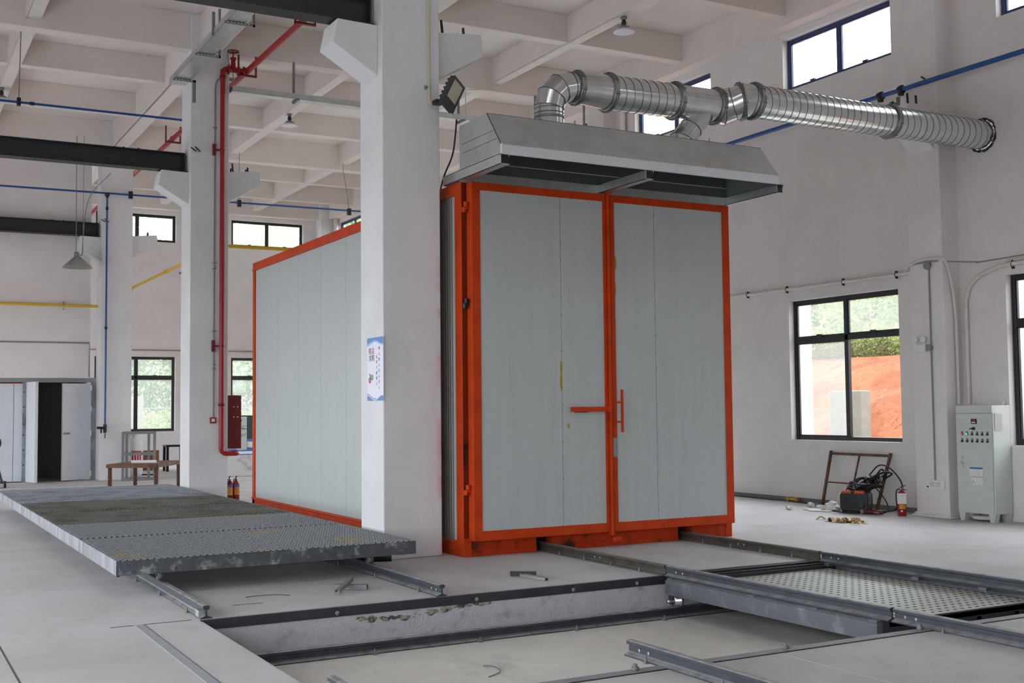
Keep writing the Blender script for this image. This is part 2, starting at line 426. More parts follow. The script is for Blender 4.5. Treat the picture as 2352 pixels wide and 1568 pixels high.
bh = [(a, b, 1.0, 3.33) for a, b in BX] + [(a, b, 6.95, 7.82) for a, b in BX]
struct('wall_back', wall_cells('y', 37.2, 37.45, -3.6, 13.6, 0, 8.6, bh), 'wall')
struct('wall_front', M().box(-3.6, 13.6, -8.25, -8, 0, 8.6), 'wall')
struct('wall_shade_band', M().box(-3.7, -3.1, -8, 29.3, 3.9, 8.6).box(-3.7, -3.1, 29.3, 37.2, 5.4, 8.6), 'wall')  # unseen wall band added over the left opening to shade the upper hall
# store-room wall on the left with its doorway
lw = wall_cells('y', 29.3, 29.55, -3.6, 4.61, 0, 8.6, [(.9, 4.62, 0, 2.43)])
struct('wall_left', lw, 'wall')
dk = M(); dk.box(.9, 4.5, 32.0, 32.1, 0, 2.6); dk.box(.8, .9, 29.55, 32, 0, 2.6); dk.box(4.5, 4.54, 29.56, 32, 0, 2.6); dk.box(.9, 4.5, 29.55, 32, 2.5, 2.6)
struct('wall_store_room', dk, 'store')
struct('wall_store_side', M().box(4.56, 4.61, 29.55, 32.1, 0, 2.7), 'wall')
# ceiling
cl = M(); RL = (1.4, 6.2, 6.6, 7.6)     # unseen opening added in the roof to brighten the pit bay
for a in ((-3.6, 13.85, -8.25, RL[2]), (-3.6, 13.85, RL[3], 37.45), (-3.6, RL[0], RL[2], RL[3]), (RL[1], 13.85, RL[2], RL[3])): cl.box(*a, 8.6, 8.8)
struct('ceiling', cl, 'ceil')
def beam_x(y, w, z, x0=-3.6, x1=13.6): struct('ceiling_beam', M().box(x0, x1, y - w / 2, y + w / 2, z, 8.6), 'ceil', bevel=.008)
def beam_y(x, w, z, y0=-8, y1=37.2): struct('ceiling_beam', M().box(x - w / 2, x + w / 2, y0, y1, z, 8.6), 'ceil', bevel=.008)
for y in (3.2, 11.8, 20.42, 29.0): beam_x(y, .32, 7.95)
for y in (-2.6, .3, 6.05, 8.9, 14.6, 17.43, 23.2, 26.1, 31.8, 34.6): beam_x(y, .23, 8.1)
beam_y(5.165, .35, 7.955); beam_y(-3.4, .35, 7.955)
for x in (-.55, 2.25, 7.98, 10.9): beam_y(x, .25, 8.105)
beam_x(37.06, .28, 7.96); beam_y(13.46, .28, 7.965)
struct('baseboard_right', M().box(13.585, 13.6, 12, 16.9, 0, .07), mat('grey_skirting', (120, 116, 112), .7))

# windows
NW = [0]
def window(ax, d, u0, u1, z0, z1, mull, trans=None, fmat='winframe', open_pane=False, dust_haze=False, part_latch=True):
    NW[0] += 1
    loc = (d, (u0 + u1) / 2, z0) if ax == 'x' else ((u0 + u1) / 2, d, z0)
    w = sempty('window_%d' % NW[0], loc)
    sgn = 1
    def bx(m, a, b, c, e, t0=0.0, t1=.06):
        return m.box(d + t0, d + t1, a, b, c, e) if ax == 'x' else m.box(a, b, d + t0, d + t1, c, e)
    t = .062; f = M()
    bx(f, u0, u0 + t, z0, z1); bx(f, u1 - t, u1, z0, z1); bx(f, u0 + t, u1 - t, z0, z0 + t); bx(f, u0 + t, u1 - t, z1 - t, z1)
    bx(f, mull - .035, mull + .035, z0 + t, z1 - t)
    if trans: bx(f, u0 + t, u1 - t, trans - .045, trans + .045)
    struct('window_frame', f, fmat, w, bevel=.004)
    cells = []
    for a, b in ((u0 + t, mull - .035), (mull + .035, u1 - t)):
        if trans: cells += [(a, b, z0 + t, trans - .045), (a, b, trans + .045, z1 - t)]
        else: cells.append((a, b, z0 + t, z1 - t))
    for i, (a, b, c, e) in enumerate(cells):
        low = trans and e < trans
        if open_pane and low and (a < mull) == (ax == 'x'): continue
        s = M(); k = .022
        bx(s, a, a + k, c, e, .012, .05); bx(s, b - k, b, c, e, .012, .05); bx(s, a + k, b - k, c, c + k, .012, .05); bx(s, a + k, b - k, e - k, e, .012, .05)
        sh = struct('sash', s, fmat, w)
        struct('pane', bx(M(), a + k, b - k, c + k, e - k, .03, .036), 'glass_dust_haze' if dust_haze else 'glass', w)
        if part_latch and not low:
            struct('latch', bx(M(), (a + b) / 2 - .05, (a + b) / 2 + .05, c - .01, c + .035, -.03, .012), fmat, w)
    return w
XW = 13.71
for i, (a, b) in enumerate(RY):
    if (a, b) in rl: window('x', XW, a, b, *LOW, (a + b) / 2, 2.69, 'winframe', open_pane=(i == 2), dust_haze=(i == 2))
    window('x', XW, a, b, *UP, (a + b) / 2, None, 'winframe_sky')
for i, (a, b) in enumerate(BX):
    m_ = 7.25 if i == 2 else (a + b) / 2
    window('y', 37.31, a, b, 1.0, 3.33, m_, 2.68, dust_haze=True); window('y', 37.31, a, b, 6.95, 7.82, m_, dust_haze=True)  # whitened panes put a pale haze over the greenery outside

# columns with their corbels (built into the building)
def column(x0, x1, y0, y1, corbels, studs, dz=0):
    c = struct('column', M().box(x0, x1, y0, y1, 0, 8.6), 'column', bevel=.012)
    for side in corbels:
        s = -1 if side == 'l' else 1; xf = x0 if s < 0 else x1
        yc = (y0 + y1) / 2; ya, yb = yc - .2, yc + .22
        if side == 'l': pr = [(0, 5.79 + dz), (-.465, 5.80 + dz), (-.52, 5.53 + dz), (0, 5.22 + dz)]
        else: pr = [(0, 5.86), (.60, 5.92), (.625, 5.66), (0, 5.30)]
        k = struct('corbel', M().ext([(xf + a, ya, z) for a, z in pr], (0, yb - ya, 0)), 'column', c, bevel=.008)
        if studs and side == 'r':
            for dx, dy, h, tl in ((.13, .05, .13, -.02), (.40, .05, .08, -.01), (.15, .3, .09, .01), (.42, .32, .1, .02)):
                p = (xf + dx, ya + dy, 5.85)
                struct('rebar_stub', M().cyl(p, (p[0] + tl, p[1], p[2] + .05 + h), .016, 8), 'black', k)
    return c
column(4.83, 5.52, 11.6, 12.25, 'lr', True, .045)
column(4.83, 5.50, 20.25, 20.92, 'lr', True)
column(4.78, 5.49, 28.78, 29.45, 'lr', True)
for y in (3.0, 11.6, 20.25, 28.8): column(-3.72, -3.05, y, y + .65, '', False)
for x, y in ((4.86, 20.25), (4.80, 28.78)):
    for k in (0, 1):
        struct('rebar_stub', M().tube([(x - .06 + k * .07, y - .16, 6.17 + k * .02), (x + .06 + k * .07, y + .0, 6.15)], .012, 6), 'black')
def pilaster(y0, y1, corb=True):
    c = struct('column', M().box(13.25, 13.62, y0, y1, 0, 8.6), 'wall', bevel=.015)
    if corb:
        k = struct('corbel', M().ext([(13.25 + a, y0 + .08, z) for a, z in [(0, 5.88), (-.52, 5.84), (-.5, 5.62), (0, 5.24)]], (0, .42, 0)), 'wall', c)
        for dx, dy, h in ((-.33, .15, .17), (-.16, .15, .16), (-.38, .38, .1), (-.12, .38, .08)):
            struct('rebar_stub', M().cyl((13.25 + dx, y0 + .08 + dy, 5.84), (13.25 + dx - .01, y0 + .08 + dy, 5.87 + h), .016, 8), 'black', k)
    return c
pl = pilaster(11.36, 11.95)
for y in (2.75, 19.97, 28.55): pilaster(y, y + .6)
bs_ = M(); bs_.box(13.2, 13.6, 11.3, 12.0, 0, .03); bs_.box(13.225, 13.6, 11.33, 11.975, .03, .06)
struct('baseboard_column', bs_, 'wall', bevel=.012)
column(13.05, 13.6, 36.6, 37.2, '', False)

# flush steel strips, joints
struct('trim_1', M().box(1.775, 1.84, 2.5, 9.12, 0, .004), mat('flush_strip', (160, 163, 170), .6, .1))
struct('trim_2', M().box(1.84, 1.846, 2.5, 9.12, 0, .0045).box(1.6, 2.2, 9.12, 9.126, 0, .003), 'edge')
struct('trim_3', M().box(.81, .822, 2, 8.9, 0, .0015), 'ductdark')
struct('trim_4', M().box(5.182, 5.188, 3.4, 5.86, 0, .0012), mat('chalk_line', (206, 206, 206), .8))

# pit rim angles
def rim(nm, x0, x1, y0, y1, face):
    m = M()
    if face == 'far': m.box(x0, x1, y1, y1 + .012, -.075, .006).box(x0, x1, y1, y1 + .06, 0, .006)
    if face == 'near': m.box(x0, x1, y0 - .05, y0, 0, .006).box(x0, x1, y0 - .004, y0 + .008, -.075, .006)
    r = struct(nm, m, 'edge')
    return r
r_ = struct('trim_5', M().box(PX0, PX1, PY1 - .02, PY1 + .012, -.07, .007), 'edge')
for x in (3.35, 4.62, 5.6, 6.3): struct('bolt', M().ball((x, PY1 - .024, -.04), (.02, .012, .02), 8), 'greysteel', r_)
r_ = struct('trim_6', M().box(PX0, PX1, PY0 - .075, PY0 + .012, -.06, .007), mat('near_edge_steel', (150, 152, 156), .6, .2, var=.2))
for x in (2.9, 4.1, 5.3, 6.55): struct('bolt', M().cyl((x, PY0 - .02, 0), (x, PY0 - .02, .045), .014, 8).cyl((x, PY0 - .02, .012), (x, PY0 - .02, .028), .024, 6), 'greysteel', r_)
struct('trim_7', M().box(PX0, PX1, PY0 - .083, PY0 - .075, 0, .004), 'black')
struct('trim_8', M().box(6.95, 8.5, PY1 + .012, PY1 + .07, .001, .012), 'black')

# store-room doors
d1 = sempty('door_1', (3.2, 29.35, 0))
m = M(); m.box(.9, 2.945, 29.38, 29.44, .02, 2.30); m.box(2.955, 3.14, 29.38, 29.44, .02, 2.30)
struct('panel', m, 'doorwhite', d1)
m = M(); m.box(.9, 4.78, 29.40, 29.5, 2.33, 2.44)
struct('lintel', m, mat('grey_lintel', (150, 154, 154), .5, .2), d1)
m = M(); m.box(3.14, 3.22, 29.33, 29.45, 0, 2.33); struct('door_post', m, 'frame_galv', d1)
for z in (.4, .75, 1.1, 1.35, 1.75, 2.1): struct('bolt', M().ball((3.165, 29.325, z), .018, 6), 'black', d1)
m = M(); m.box(.9, 3.2, 29.34, 29.4, 2.30, 2.312); struct('orange_edge', m, 'orange', d1)
d2 = sempty('door_2', (3.24, 29.33, 0))
m = M().ext([(3.215, 29.32, .01), (3.275, 29.33, .01), (3.395, 28.66, .01), (3.335, 28.65, .01)], (0, 0, 2.32)); struct('leaf', m, 'doorwhite', d2)
m = M().ext([(3.275, 29.3, .01), (3.285, 29.3, .01), (3.405, 28.67, .01), (3.395, 28.67, .01)], (0, 0, 2.32)); struct('leaf_edge', m, 'frame_galv', d2)
d3 = sempty('door_3', (4.68, 29.38, 0))
m = M().ext([(4.67, 29.37, .02), (3.985, 29.06, .02), (3.967, 29.1, .02), (4.655, 29.42, .02)], (0, 0, 2.28)); struct('leaf', m, 'doorwhite', d3)
struct('door_handle', M().cyl((4.02, 29.05, 1.12), (4.15, 29.11, 1.12), .018, 8).cyl((4.05, 29.06, 1.12), (4.05, 29.1, 1.12), .02, 8), 'greysteel', d3)
m = M(); m.box(4.67, 4.78, 29.36, 29.46, 0, 2.36); struct('door_post', m, 'frame_galv', d3)
for z in (.15, 1.12, 1.7, 2.2): struct('hinge', M().box(4.64, 4.68, 29.335, 29.36, z - .06, z + .06), 'white', d3)

# ------------------------------------------------------------------ curing oven
OX0, OX1, OY0, OY1, OZ = 5.65, 9.35, 11.34, 19.27, 4.10
ov = thing('curing_oven', 'large white panelled curing oven with orange steel frame and tall double doors', 'oven', (7.5, 15.3, 0))
m = M()
m.box(OX0, OX0 + .10, OY0, OY0 + .17, 0, OZ); m.box(OX1 - .10, OX1, OY0, OY0 + .17, 0, OZ)
m.box(OX0 + .1, OX1 - .1, OY0, OY0 + .17, OZ - .12, OZ)
obj('front_frame', m, 'orange', ov, .006)
m = M()
for a, b in ((OX0 + .1, 6.565), (6.755, 8.53), (8.72, OX1 - .1)): m.box(a, b, OY0 + .01, OY0 + .15, 0, .2)
m.box(6.565, 6.755, OY0 + .01, OY0 + .15, .165, .2); m.box(8.53, 8.72, OY0 + .01, OY0 + .15, .165, .2)
m.box(OX0 + .1, 6.565, OY0 + .002, OY0 + .02, 0, .055); m.box(6.755, 8.53, OY0 + .002, OY0 + .02, 0, .055); m.box(8.72, OX1 - .1, OY0 + .002, OY0 + .02, 0, .055)
obj('base_sill', m, 'orange_scorched', ov, .004)
for a in (OX0 + .1, OX1 - .16): obj('jamb', M().box(a, a + .06, OY0 + .02, OY0 + .16, .2, OZ - .12), 'soot_shade', ov)
obj('rail_slot', M().box(6.565, 6.755, OY0 + .13, OY0 + .15, 0, .165), 'dark', ov); obj('rail_slot', M().box(8.53, 8.72, OY0 + .13, OY0 + .15, 0, .165), 'dark', ov)
m = M()
ys = [11.51, 11.93, 12.96, 13.98, 14.56, 15.85, 17.17, 18.33, 19.15]
ys = [11.51, 11.93, 12.92, 13.92, 14.92, 15.92, 16.92, 17.92, 19.15]
for a, b in zip(ys, ys[1:]): m.box(OX0 + .02, OX0 + .12, a + .003, b - .003, .1, OZ - .1)
obj('side_panel', m, 'panel', ov)
for a, b in ((OX0 + .004, OX0 + .096),): obj('soot_shade_strip', M().box(a, b, OY0 - .003, OY0 + .001, .2, OZ - .02), 'soot_shade', ov)  # strip painting sooty dirt and door-edge shade over the frame front
obj('seam', M().box(OX0 + .03, OX0 + .1, 11.6, 19.1, .1, OZ - .1), 'ductdark', ov)
m = M()
for i in range(5): m.cyl((OX0 + .02, 11.63 + i * .062, .12), (OX0 + .02, 11.63 + i * .062, OZ - .1), .026, 8)
obj('corrugated_strip', m, 'panel_dark', ov)
m = M()
m.box(OX0, OX0 + .06, OY0 + .17, OY1, OZ - .115, OZ); m.box(OX0 - .012, OX0 + .02, OY0 + .17, OY1, OZ - .135, OZ - .11)
m.box(OX0, OX0 + .06, OY1 - .12, OY1, 0, OZ - .1); m.box(OX0, OX0 + .06, OY0 + .17, OY1, 0, .15); m.cyl((OX0 + .005, OY0 + .17, .15), (OX0 + .005, OY1, .15), .022, 8)
obj('side_trim', m, 'orange', ov, .004)
m = M(); m.box(OX1 - .06, OX1, OY0 + .17, OY1, 0, OZ); m.box(OX0 + .02, OX1, OY1 - .06, OY1 - .01, 0, OZ); m.box(OX0 + .02, OX1, OY0 + .17, OY1, OZ - .04, OZ - .005)
obj('shell', m, 'panel', ov)
# doors
DF, DB = 11.2, 11.33
def oven_door(x0, x1, px0, px1, seamx, side):
    m = M(); z0, z1 = .178, 4.078
    m.box(x0, px0, DF, DB, z0, z1); m.box(px1, x1, DF, DB, z0, z1); m.box(px0, px1, DF, DB, z0, .282); m.box(px0, px1, DF, DB, 3.992, z1)
    d = obj('door', m, 'orange', ov, .004)
    p = M(); p.box(px0, seamx - .0025, DF + .012, DB - .01, .282, 3.992); p.box(seamx + .0025, px1, DF + .012, DB - .01, .282, 3.992)
    obj('door_panel', p, 'panel', d)
    s = M(); s.box(seamx - .003, seamx + .003, DF + .018, DB - .02, .282, 3.992)
    for i in range(18): s.ball((seamx + .008, DF + .012, .4 + i * .205), (.006, .004, .006), 6)
    obj('seam', s, 'ductdark', d)
    return d
dl = oven_door(5.71, 7.458, 5.812, 7.415, 6.84, 'l')
dr = oven_door(7.515, 9.28, 7.574, 9.175, 8.145, 'r')
m = M(); m.box(7.462, 7.494, DF - .03, DF + .04, .14, 4.16); m.box(7.455, 7.53, DF - .035, DF - .03 + .02, 4.09, 4.16); m.box(7.49, 7.60, DF - .035, DF + .0, .07, .12)
obj('lock_bar', m, 'orange', dl, .004)
obj('door_gap', M().box(7.496, 7.5145, DF - .002, DB, .18, 4.07), 'dark', dl)
m = M(); m.box(6.922, 7.44, DF - .045, DF - .025, 1.555, 1.61); m.box(6.99, 7.16, DF - .03, DF - .005, 1.545, 1.595); m.box(7.42, 7.475, DF - .055, DF - .02, 1.545, 1.615); m.cyl((7.1, DF - .03, 1.58), (7.1, DF + .02, 1.58), .03, 12)
obj('latch', m, 'orange', dl, .003)
m = M(); m.box(7.59, 7.615, DF - .075, DF - .05, 1.315, 1.805); m.cyl((7.545, DF, 1.66), (7.603, DF - .06, 1.66), .012, 8); m.cyl((7.545, DF, 1.435), (7.603, DF - .06, 1.435), .012, 8)
obj('door_handle', m, 'orange', dr, .003)
for z, dk_ in ((3.8, False), (2.74, True), (.72, False)):
    m = M(); m.cyl((5.665, DF + .1, z - .05), (5.665, DF + .1, z + .005), .026, 10); m.cyl((5.672, DF + .07, z + .01), (5.672, DF + .07, z + .06), .024, 10); m.box(5.665, 5.71, DF + .07, DF + .1, z - .02, z + .05)
    obj('hinge', m, 'black' if dk_ else 'orange', dl)
for z in (3.8, 2.74, .72):
    m = M(); m.cyl((9.325, DF + .1, z - .05), (9.325, DF + .1, z + .06), .024, 10); m.box(9.28, 9.325, DF + .07, DF + .1, z - .02, z + .05); obj('hinge', m, 'orange', dr)
m = M(); m.box(7.514, 7.575, DF - .003, DF + .001, 1.03, 1.25); o = obj('worn_patch', m, 'scrape', dr)
for z, h, w in ((3.28, .09, .025), (2.98, .08, .012)): obj('foam_stain', M().ball((7.583, DF + .012, z), (w, .004, h), 8), 'scorch', dr)
for x, z, h in ((6.83, 1.9, .12), (6.833, 2.06, .08), (6.92, 1.4, .035)): obj('foam_stain', M().ball((x, DF + .013, z), (.02, .004, h), 8), 'scorch', dl)
m = M()
for i in range(26):
    x = random.choice((random.uniform(7.2, 7.41), random.uniform(7.58, 7.72))); m.ball((x, DF + .012, random.uniform(.35, 1.5)), (random.uniform(.002, .006), .0015, random.uniform(.002, .008)), 6)
o = obj('fleck', m, 'inkgrey', dr); o['kind'] = 'stuff'
for x in (6.0, 8.9):
    obj('roof_bracket', M().box(x, x + .05, 11.75, 11.8, OZ - .02, OZ + .15), 'greysteel', ov)
m = M(); m.box(5.53, 5.6, 11.36, 11.45, 4.0, 4.1)

# ------------------------------------------------------------------ extraction hood over the doors
HX0, HX1 = 5.635, 9.36
hd = thing('extraction_hood', 'galvanised sheet steel extraction hood above the orange oven doors', 'hood', (7.5, 10.9, 4.1))
prof = [(11.33, 4.09), (11.33, 4.70), (10.68, 4.70), (10.375, 4.315)]
t = .008
m = M()
def sheet(p, q, x0, x1):
    d = Vector((0, q[0] - p[0], q[1] - p[1])).normalized(); nn = Vector((0, -d.z, d.y)) * t
    m.ext([(x0, p[0], p[1]), (x0, q[0], q[1]), (x0, q[0] + nn.y, q[1] + nn.z), (x0, p[0] + nn.y, p[1] + nn.z)], (x1 - x0, 0, 0))
for p, q in zip(prof, prof[1:]): sheet(q, p, HX0, HX1)
for x in (HX0, HX1 - t):
    m.ext([(x, 11.33, 4.215), (x, 11.33, 4.70), (x, 10.68, 4.70), (x, 10.375, 4.315), (x, 10.355, 4.215)], (t, 0, 0))
obj('shell', m, 'galv', hd)
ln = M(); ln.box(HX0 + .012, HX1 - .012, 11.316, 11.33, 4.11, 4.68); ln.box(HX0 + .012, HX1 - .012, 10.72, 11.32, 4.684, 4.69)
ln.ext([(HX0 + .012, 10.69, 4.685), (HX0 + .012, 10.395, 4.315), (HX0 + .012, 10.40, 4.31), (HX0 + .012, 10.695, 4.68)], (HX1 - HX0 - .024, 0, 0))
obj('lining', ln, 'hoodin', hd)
obj('back_flashing', M().box(HX0 + .012, HX1 - .012, 11.31, 11.316, 4.09, 4.2), 'galv', hd)
obj('lining_seam', M().box(HX0 + .012, HX1 - .012, 11.308, 11.316, 4.315, 4.322), 'galv_bright', hd)
m = M()
m.ext([(HX0, 10.375, 4.318), (HX0, 10.352, 4.212), (HX0, 10.36, 4.205), (HX0, 10.385, 4.315)], (HX1 - HX0, 0, 0))
m.box(HX0 - .004, HX0 + .01, 10.352, 10.39, 4.21, 4.32)
obj('front_lip', m, 'galv_bright', hd)
m = M()
for z in (4.49, 4.39):
    y = 10.68 - (4.70 - z) * (10.68 - 10.375) / (4.70 - 4.315); m.box(HX0 - .003, HX0 + .001, y + .03, 11.33 - .2 * (4.7 - z), z, z + .005)
for z in (4.48,):
    y = 10.68 - (4.70 - z) * .792; m.box(7.6, HX1, y - .006, y, z, z + .004); y2 = y + .11
m.tube([(HX0 - .002, 10.68, 4.70), (HX0 - .002, 10.375, 4.315)], .006, 6); m.tube([(HX0, 10.676, 4.702), (HX1, 10.676, 4.702)], .006, 6); m.tube([(HX1, 10.68, 4.70), (HX1, 10.375, 4.315)], .006, 6)
obj('seam', m, 'ductdark', hd)
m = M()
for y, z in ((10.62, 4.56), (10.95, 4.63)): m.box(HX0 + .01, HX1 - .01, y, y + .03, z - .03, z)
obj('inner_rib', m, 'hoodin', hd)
for x0, x1, y1 in ((HX0 - .02, HX0 + .085, 11.72), (7.43, 7.535, 11.5), (HX1 - .045, HX1 + .06, 11.72)):
    a = M(); y0 = 10.352; z0, z1 = 4.105, 4.212
    a.box(x0, x0 + .006, y0, y1, z0, z1); a.box(x0, x1, y0, y1, z1 - .006, z1); a.box(x0, x1, y0, y1, z0, z0 + .006); a.box(x1 - .006, x1, y0 + .001, y1, z1 - .03, z1)
    s = obj('support_arm', a, 'galv', hd)
    obj('arm_hollow', M().box(x0 + .008, x1 - .004, y0 + .02, y1 - .01, z0 + .008, z1 - .008), 'black', s)

# ------------------------------------------------------------------ exhaust duct
dc = thing('exhaust_duct', 'shiny spiral galvanised exhaust duct from the hood to the right wall', 'duct', (9.5, 11, 4.72))
VX, VY, Z1 = 6.637, 11.08, 5.245
R0 = .165
m = M(); m.cyl((VX, VY, 4.70), (VX, VY, 4.965), R0 + .002, 28); obj('collar', m, 'duct', dc)
for z in (4.86, 4.955): obj('hoop', M().ring((VX, VY, z), (0, 0, 1), R0 + .002, .006, 28), 'flange', dc)
obj('clamp_band', M().lathe([(R0 + .002, 0), (R0 + .008, .002), (R0 + .008, .028), (R0 + .002, .03)], (VX, VY, 4.84), n=28), 'flange', dc)
rb = .28
cx, cz = VX + rb, 4.965
P = [Vector((cx - rb * math.cos(a), VY, cz + rb * math.sin(a))) for a in (0, PI / 6, PI / 3, PI / 2)]
P = [Vector((VX, VY, 4.90))] + P
# segmented elbow: straight gores with mitred joints
def gores(name, pts, r, parent):
    m = M(); T = [(pts[min(i + 1, len(pts) - 1)] - pts[max(i - 1, 0)]).normalized() for i in range(len(pts))]
    n = 28; rings = []
    for i, p in enumerate(pts):
        ref = Vector((0, 1, 0)) if abs(T[i].y) < .7 else Vector((0, 0, 1)); u = ref.cross(T[i]).normalized(); w = T[i].cross(u)
        k = 1.0
        if 0 < i < len(pts) - 1: k = 1 / max(.5, (pts[i] - pts[i - 1]).normalized().dot(T[i]))
        rings.append([p + u * math.cos(2 * PI * j / n) * r * k + w * math.sin(2 * PI * j / n) * r for j in range(n)])
    for i in range(len(pts) - 1):
        vs = rings[i] + rings[i + 1]
        m.add(vs, [(j, (j + 1) % n, n + (j + 1) % n, n + j) for j in range(n)], True)
    o = obj(name, m, 'duct', parent)
    s = M()
    for rg in rings: s.tube([v + (v - sum(rg, Vector()) / n) * .01 for v in rg], .0055, 5, closed=True)
    obj('joint', s, 'ductdark', o)
    return o
gores('elbow', P + [Vector((VX + rb + .05, VY, Z1))], R0, dc)
def flange(c, ax, r, w=.05):
    ax = Vector(ax).normalized(); c = Vector(c)
    f = obj('flange', M().lathe([(r, -w / 2), (r + .03, -w / 2), (r + .03, -.004), (r + .012, -.003), (r + .012, .003), (r + .03, .004), (r + .03, w / 2), (r, w / 2)], c, ax, 28), 'flange', dc)
    ref = Vector((0, 0, 1)); u = ax.cross(ref).normalized(); v = ax.cross(u)
    for i in range(8):
        a = 2 * PI * i / 8 + .3; p = c + (u * math.cos(a) + v * math.sin(a)) * (r + .028); obj('bolt', M().cyl(p - ax * (w / 2 + .008), p + ax * (w / 2 + .008), .006, 6), 'ductdark', f)
def spiral(name, a, b, r, pitch=.115, tex='duct'):
    a, b = Vector(a), Vector(b); m = M(); m.tube([a, b], r, 32, cap=False); o = obj(name, m, tex, dc)
    d = b - a; L = d.length; d.normalize(); u = d.cross(Vector((0, 0, 1))).normalized(); w = d.cross(u)
    k = 26; n = int(L / pitch * k); pts = [a + d * (pitch * i / k) + (u * math.cos(2 * PI * i / k) + w * math.sin(2 * PI * i / k)) * (r + .001) for i in range(n)]
    obj('spiral_seam', M().tube(pts, .0045, 4), 'ductdark', o)
    return o
xe = VX + rb + .05
flange((xe + .03, VY, Z1), (1, 0, 0), R0 + .004)
m = M().lathe([(R0 + .004, 0), (R0 + .01, .05), (R0 + .012, .08), (.198, .33), (.2, .40)], (xe + .05, VY, Z1), (1, 0, 0), 30); obj('reducer', m, 'duct', dc)
x1 = xe + .46
flange((x1, VY, Z1), (1, 0, 0), .2)
RD = .2
Xf2, Xf3 = 8.38, 9.0
spiral('spiral_pipe', (x1 + .02, VY, Z1), (Xf2 - .02, VY, Z1 + .015), RD)
flange((Xf2, VY, Z1 + .016), (1, 0, 0), RD)
obj('tee_pipe', M().tube([(Xf2 + .02, VY, Z1 + .017), (Xf3, VY, Z1 + .025)], RD, 30, cap=False), 'duct', dc)
flange((Xf3, VY, Z1 + .025), (1, 0, 0), RD)
S0, S1 = Vector((Xf3 + .02, VY, Z1 + .025)), Vector((9.42, 10.86, 5.33))
gores('offset_elbow', [S0, S0 + Vector((.09, 0, .0)), S0 + Vector((.2, -.09, .035)), S0 + Vector((.29, -.2, .07)), S1 + Vector((-.05, .004, 0)), S1 + Vector((.03, 0, 0))], RD, dc)
flange(S1 + Vector((-.15, .06, -.01)), (1, -.5, .2), RD + .005, .04)
flange(S1, (1, 0, 0), RD)
E1 = Vector((11.75, 10.885, 5.345)); E2 = Vector((13.68, DUCT[0], DUCT[1]))
spiral('spiral_pipe', S1 + Vector((.02, 0, 0)), E1, RD)
flange(E1 + Vector((.02, 0, 0)), (1, 0, 0), RD)
spiral('spiral_pipe', E1 + Vector((.04, 0, 0)), E2, RD, .12)
# Y branch down to the hood
b0, b1, b2 = Vector((8.50, VY, 4.695)), Vector((8.50, VY, 4.80)), Vector((8.80, VY, 5.16))
gores('branch', [b0, b1, b1 + (b2 - b1) * .42, b2], .142, dc)
o = M()
for i in range(44):
    a = 2 * PI * i / 44; r = .222 + random.uniform(-.004, .012); o.ball((13.595, DUCT[0] + math.cos(a) * r, DUCT[1] + math.sin(a) * r), (.012, random.uniform(.012, .03), random.uniform(.012, .026)), 7)
obj('wall_seal', o, 'black', dc)
n_ = 32; an = M(); sq = []
for i in range(n_):
    a = 2 * PI * i / n_; ca, sa = math.cos(a), math.sin(a); k = .26 / max(abs(ca), abs(sa))
    an.v += [(13.604, DUCT[0] + ca * .215, DUCT[1] + sa * .215), (13.604, DUCT[0] + ca * k, DUCT[1] + sa * k)]
for i in range(n_):
    a, b = 2 * i, 2 * ((i + 1) % n_); an.f.append((a, a + 1, b + 1, b)); an.sm.append(False)
struct('wall_collar', an, 'wall')
m = M()
for x in (6.75, 8.62): m.box(x, x + .012, 10.72, 10.74, 4.70, 4.76)
for x in (7.27, 9.05): m.bar((x, 11.25, 4.735), (x, 10.85, 4.735), .035, .05); m.box(x - .018, x + .018, 10.845, 10.85, 4.71, 4.76)
obj('top_stub', m, 'galv', hd)

# ------------------------------------------------------------------ rails
RP = [(-.046, 0), (.046, 0), (.046, .009), (.012, .02), (.007, .03), (.007, .066), (.026, .074), (.026, .094), (.019, .1), (-.019, .1), (-.026, .094), (-.026, .074), (-.007, .066), (-.007, .03), (-.012, .02), (-.046, .009)]
def rail(label, x, y0, y1, z=0.0, ax='y', group=None, material='rail', holes=(), clips=True, parent=None, side=-1, step=.62, name='rail'):
    m = M()
    if ax == 'y': m.ext([(x + a, y0, z + b) for a, b in RP], (0, y1 - y0, 0))
    else: m.ext([(y0, x + a, z + b) for a, b in RP], (y1 - y0, 0, 0))
    r = obj(name, m, material, parent)
    if not parent: tag(r, label, 'rail', group)
    for h in holes:
        for s in ((-1,) if ax == 'y' else (-1,)):
            p = (x + s * .0075, h, z + .048) if ax == 'y' else (h, x + s * .0075, z + .048)
            k = M().lathe([(.0001, 0), (.011, 0), (.011, .002), (.0001, .002)], (p[0] - .001, p[1], p[2]), (-1, 0, 0), 12)
            obj('bolt_hole', k, 'hole_light', r)
    if clips:
        y = y0 + .35
        while y < y1 - .1:
            c = M()
            q = side * .066
            if ax == 'y': c.cyl((x + q, y, z), (x + q, y, z + .045), .007, 6).cyl((x + q, y, z + .008), (x + q, y, z + .018), .012, 6).box(x + q - .012, x + q + .022, y - .014, y + .014, z, z + .008)
            else: c.cyl((y, x + q, z), (y, x + q, z + .045), .007, 6).cyl((y, x + q, z + .014), (y, x + q, z + .026), .014, 6).box(y - .02, y + .02, x + q - .02, x + q + .025, z, z + .014)
            obj('clip_bolt', c, 'greysteel', r); y += step
    return r
XL1, XL2, XM1, XM2 = 2.315, 4.325, 6.665, 8.625
l1 = rail('short steel rail under the grating cart, left one ending at the pit edge', XL1, 9.12, 19.6, holes=(9.25,), group='rails under the mesh cart', step=1.0)
obj('end_block', M().box(XL1 - .05, XL1 - .006, 9.16, 9.26, .01, .06), 'galv', l1)
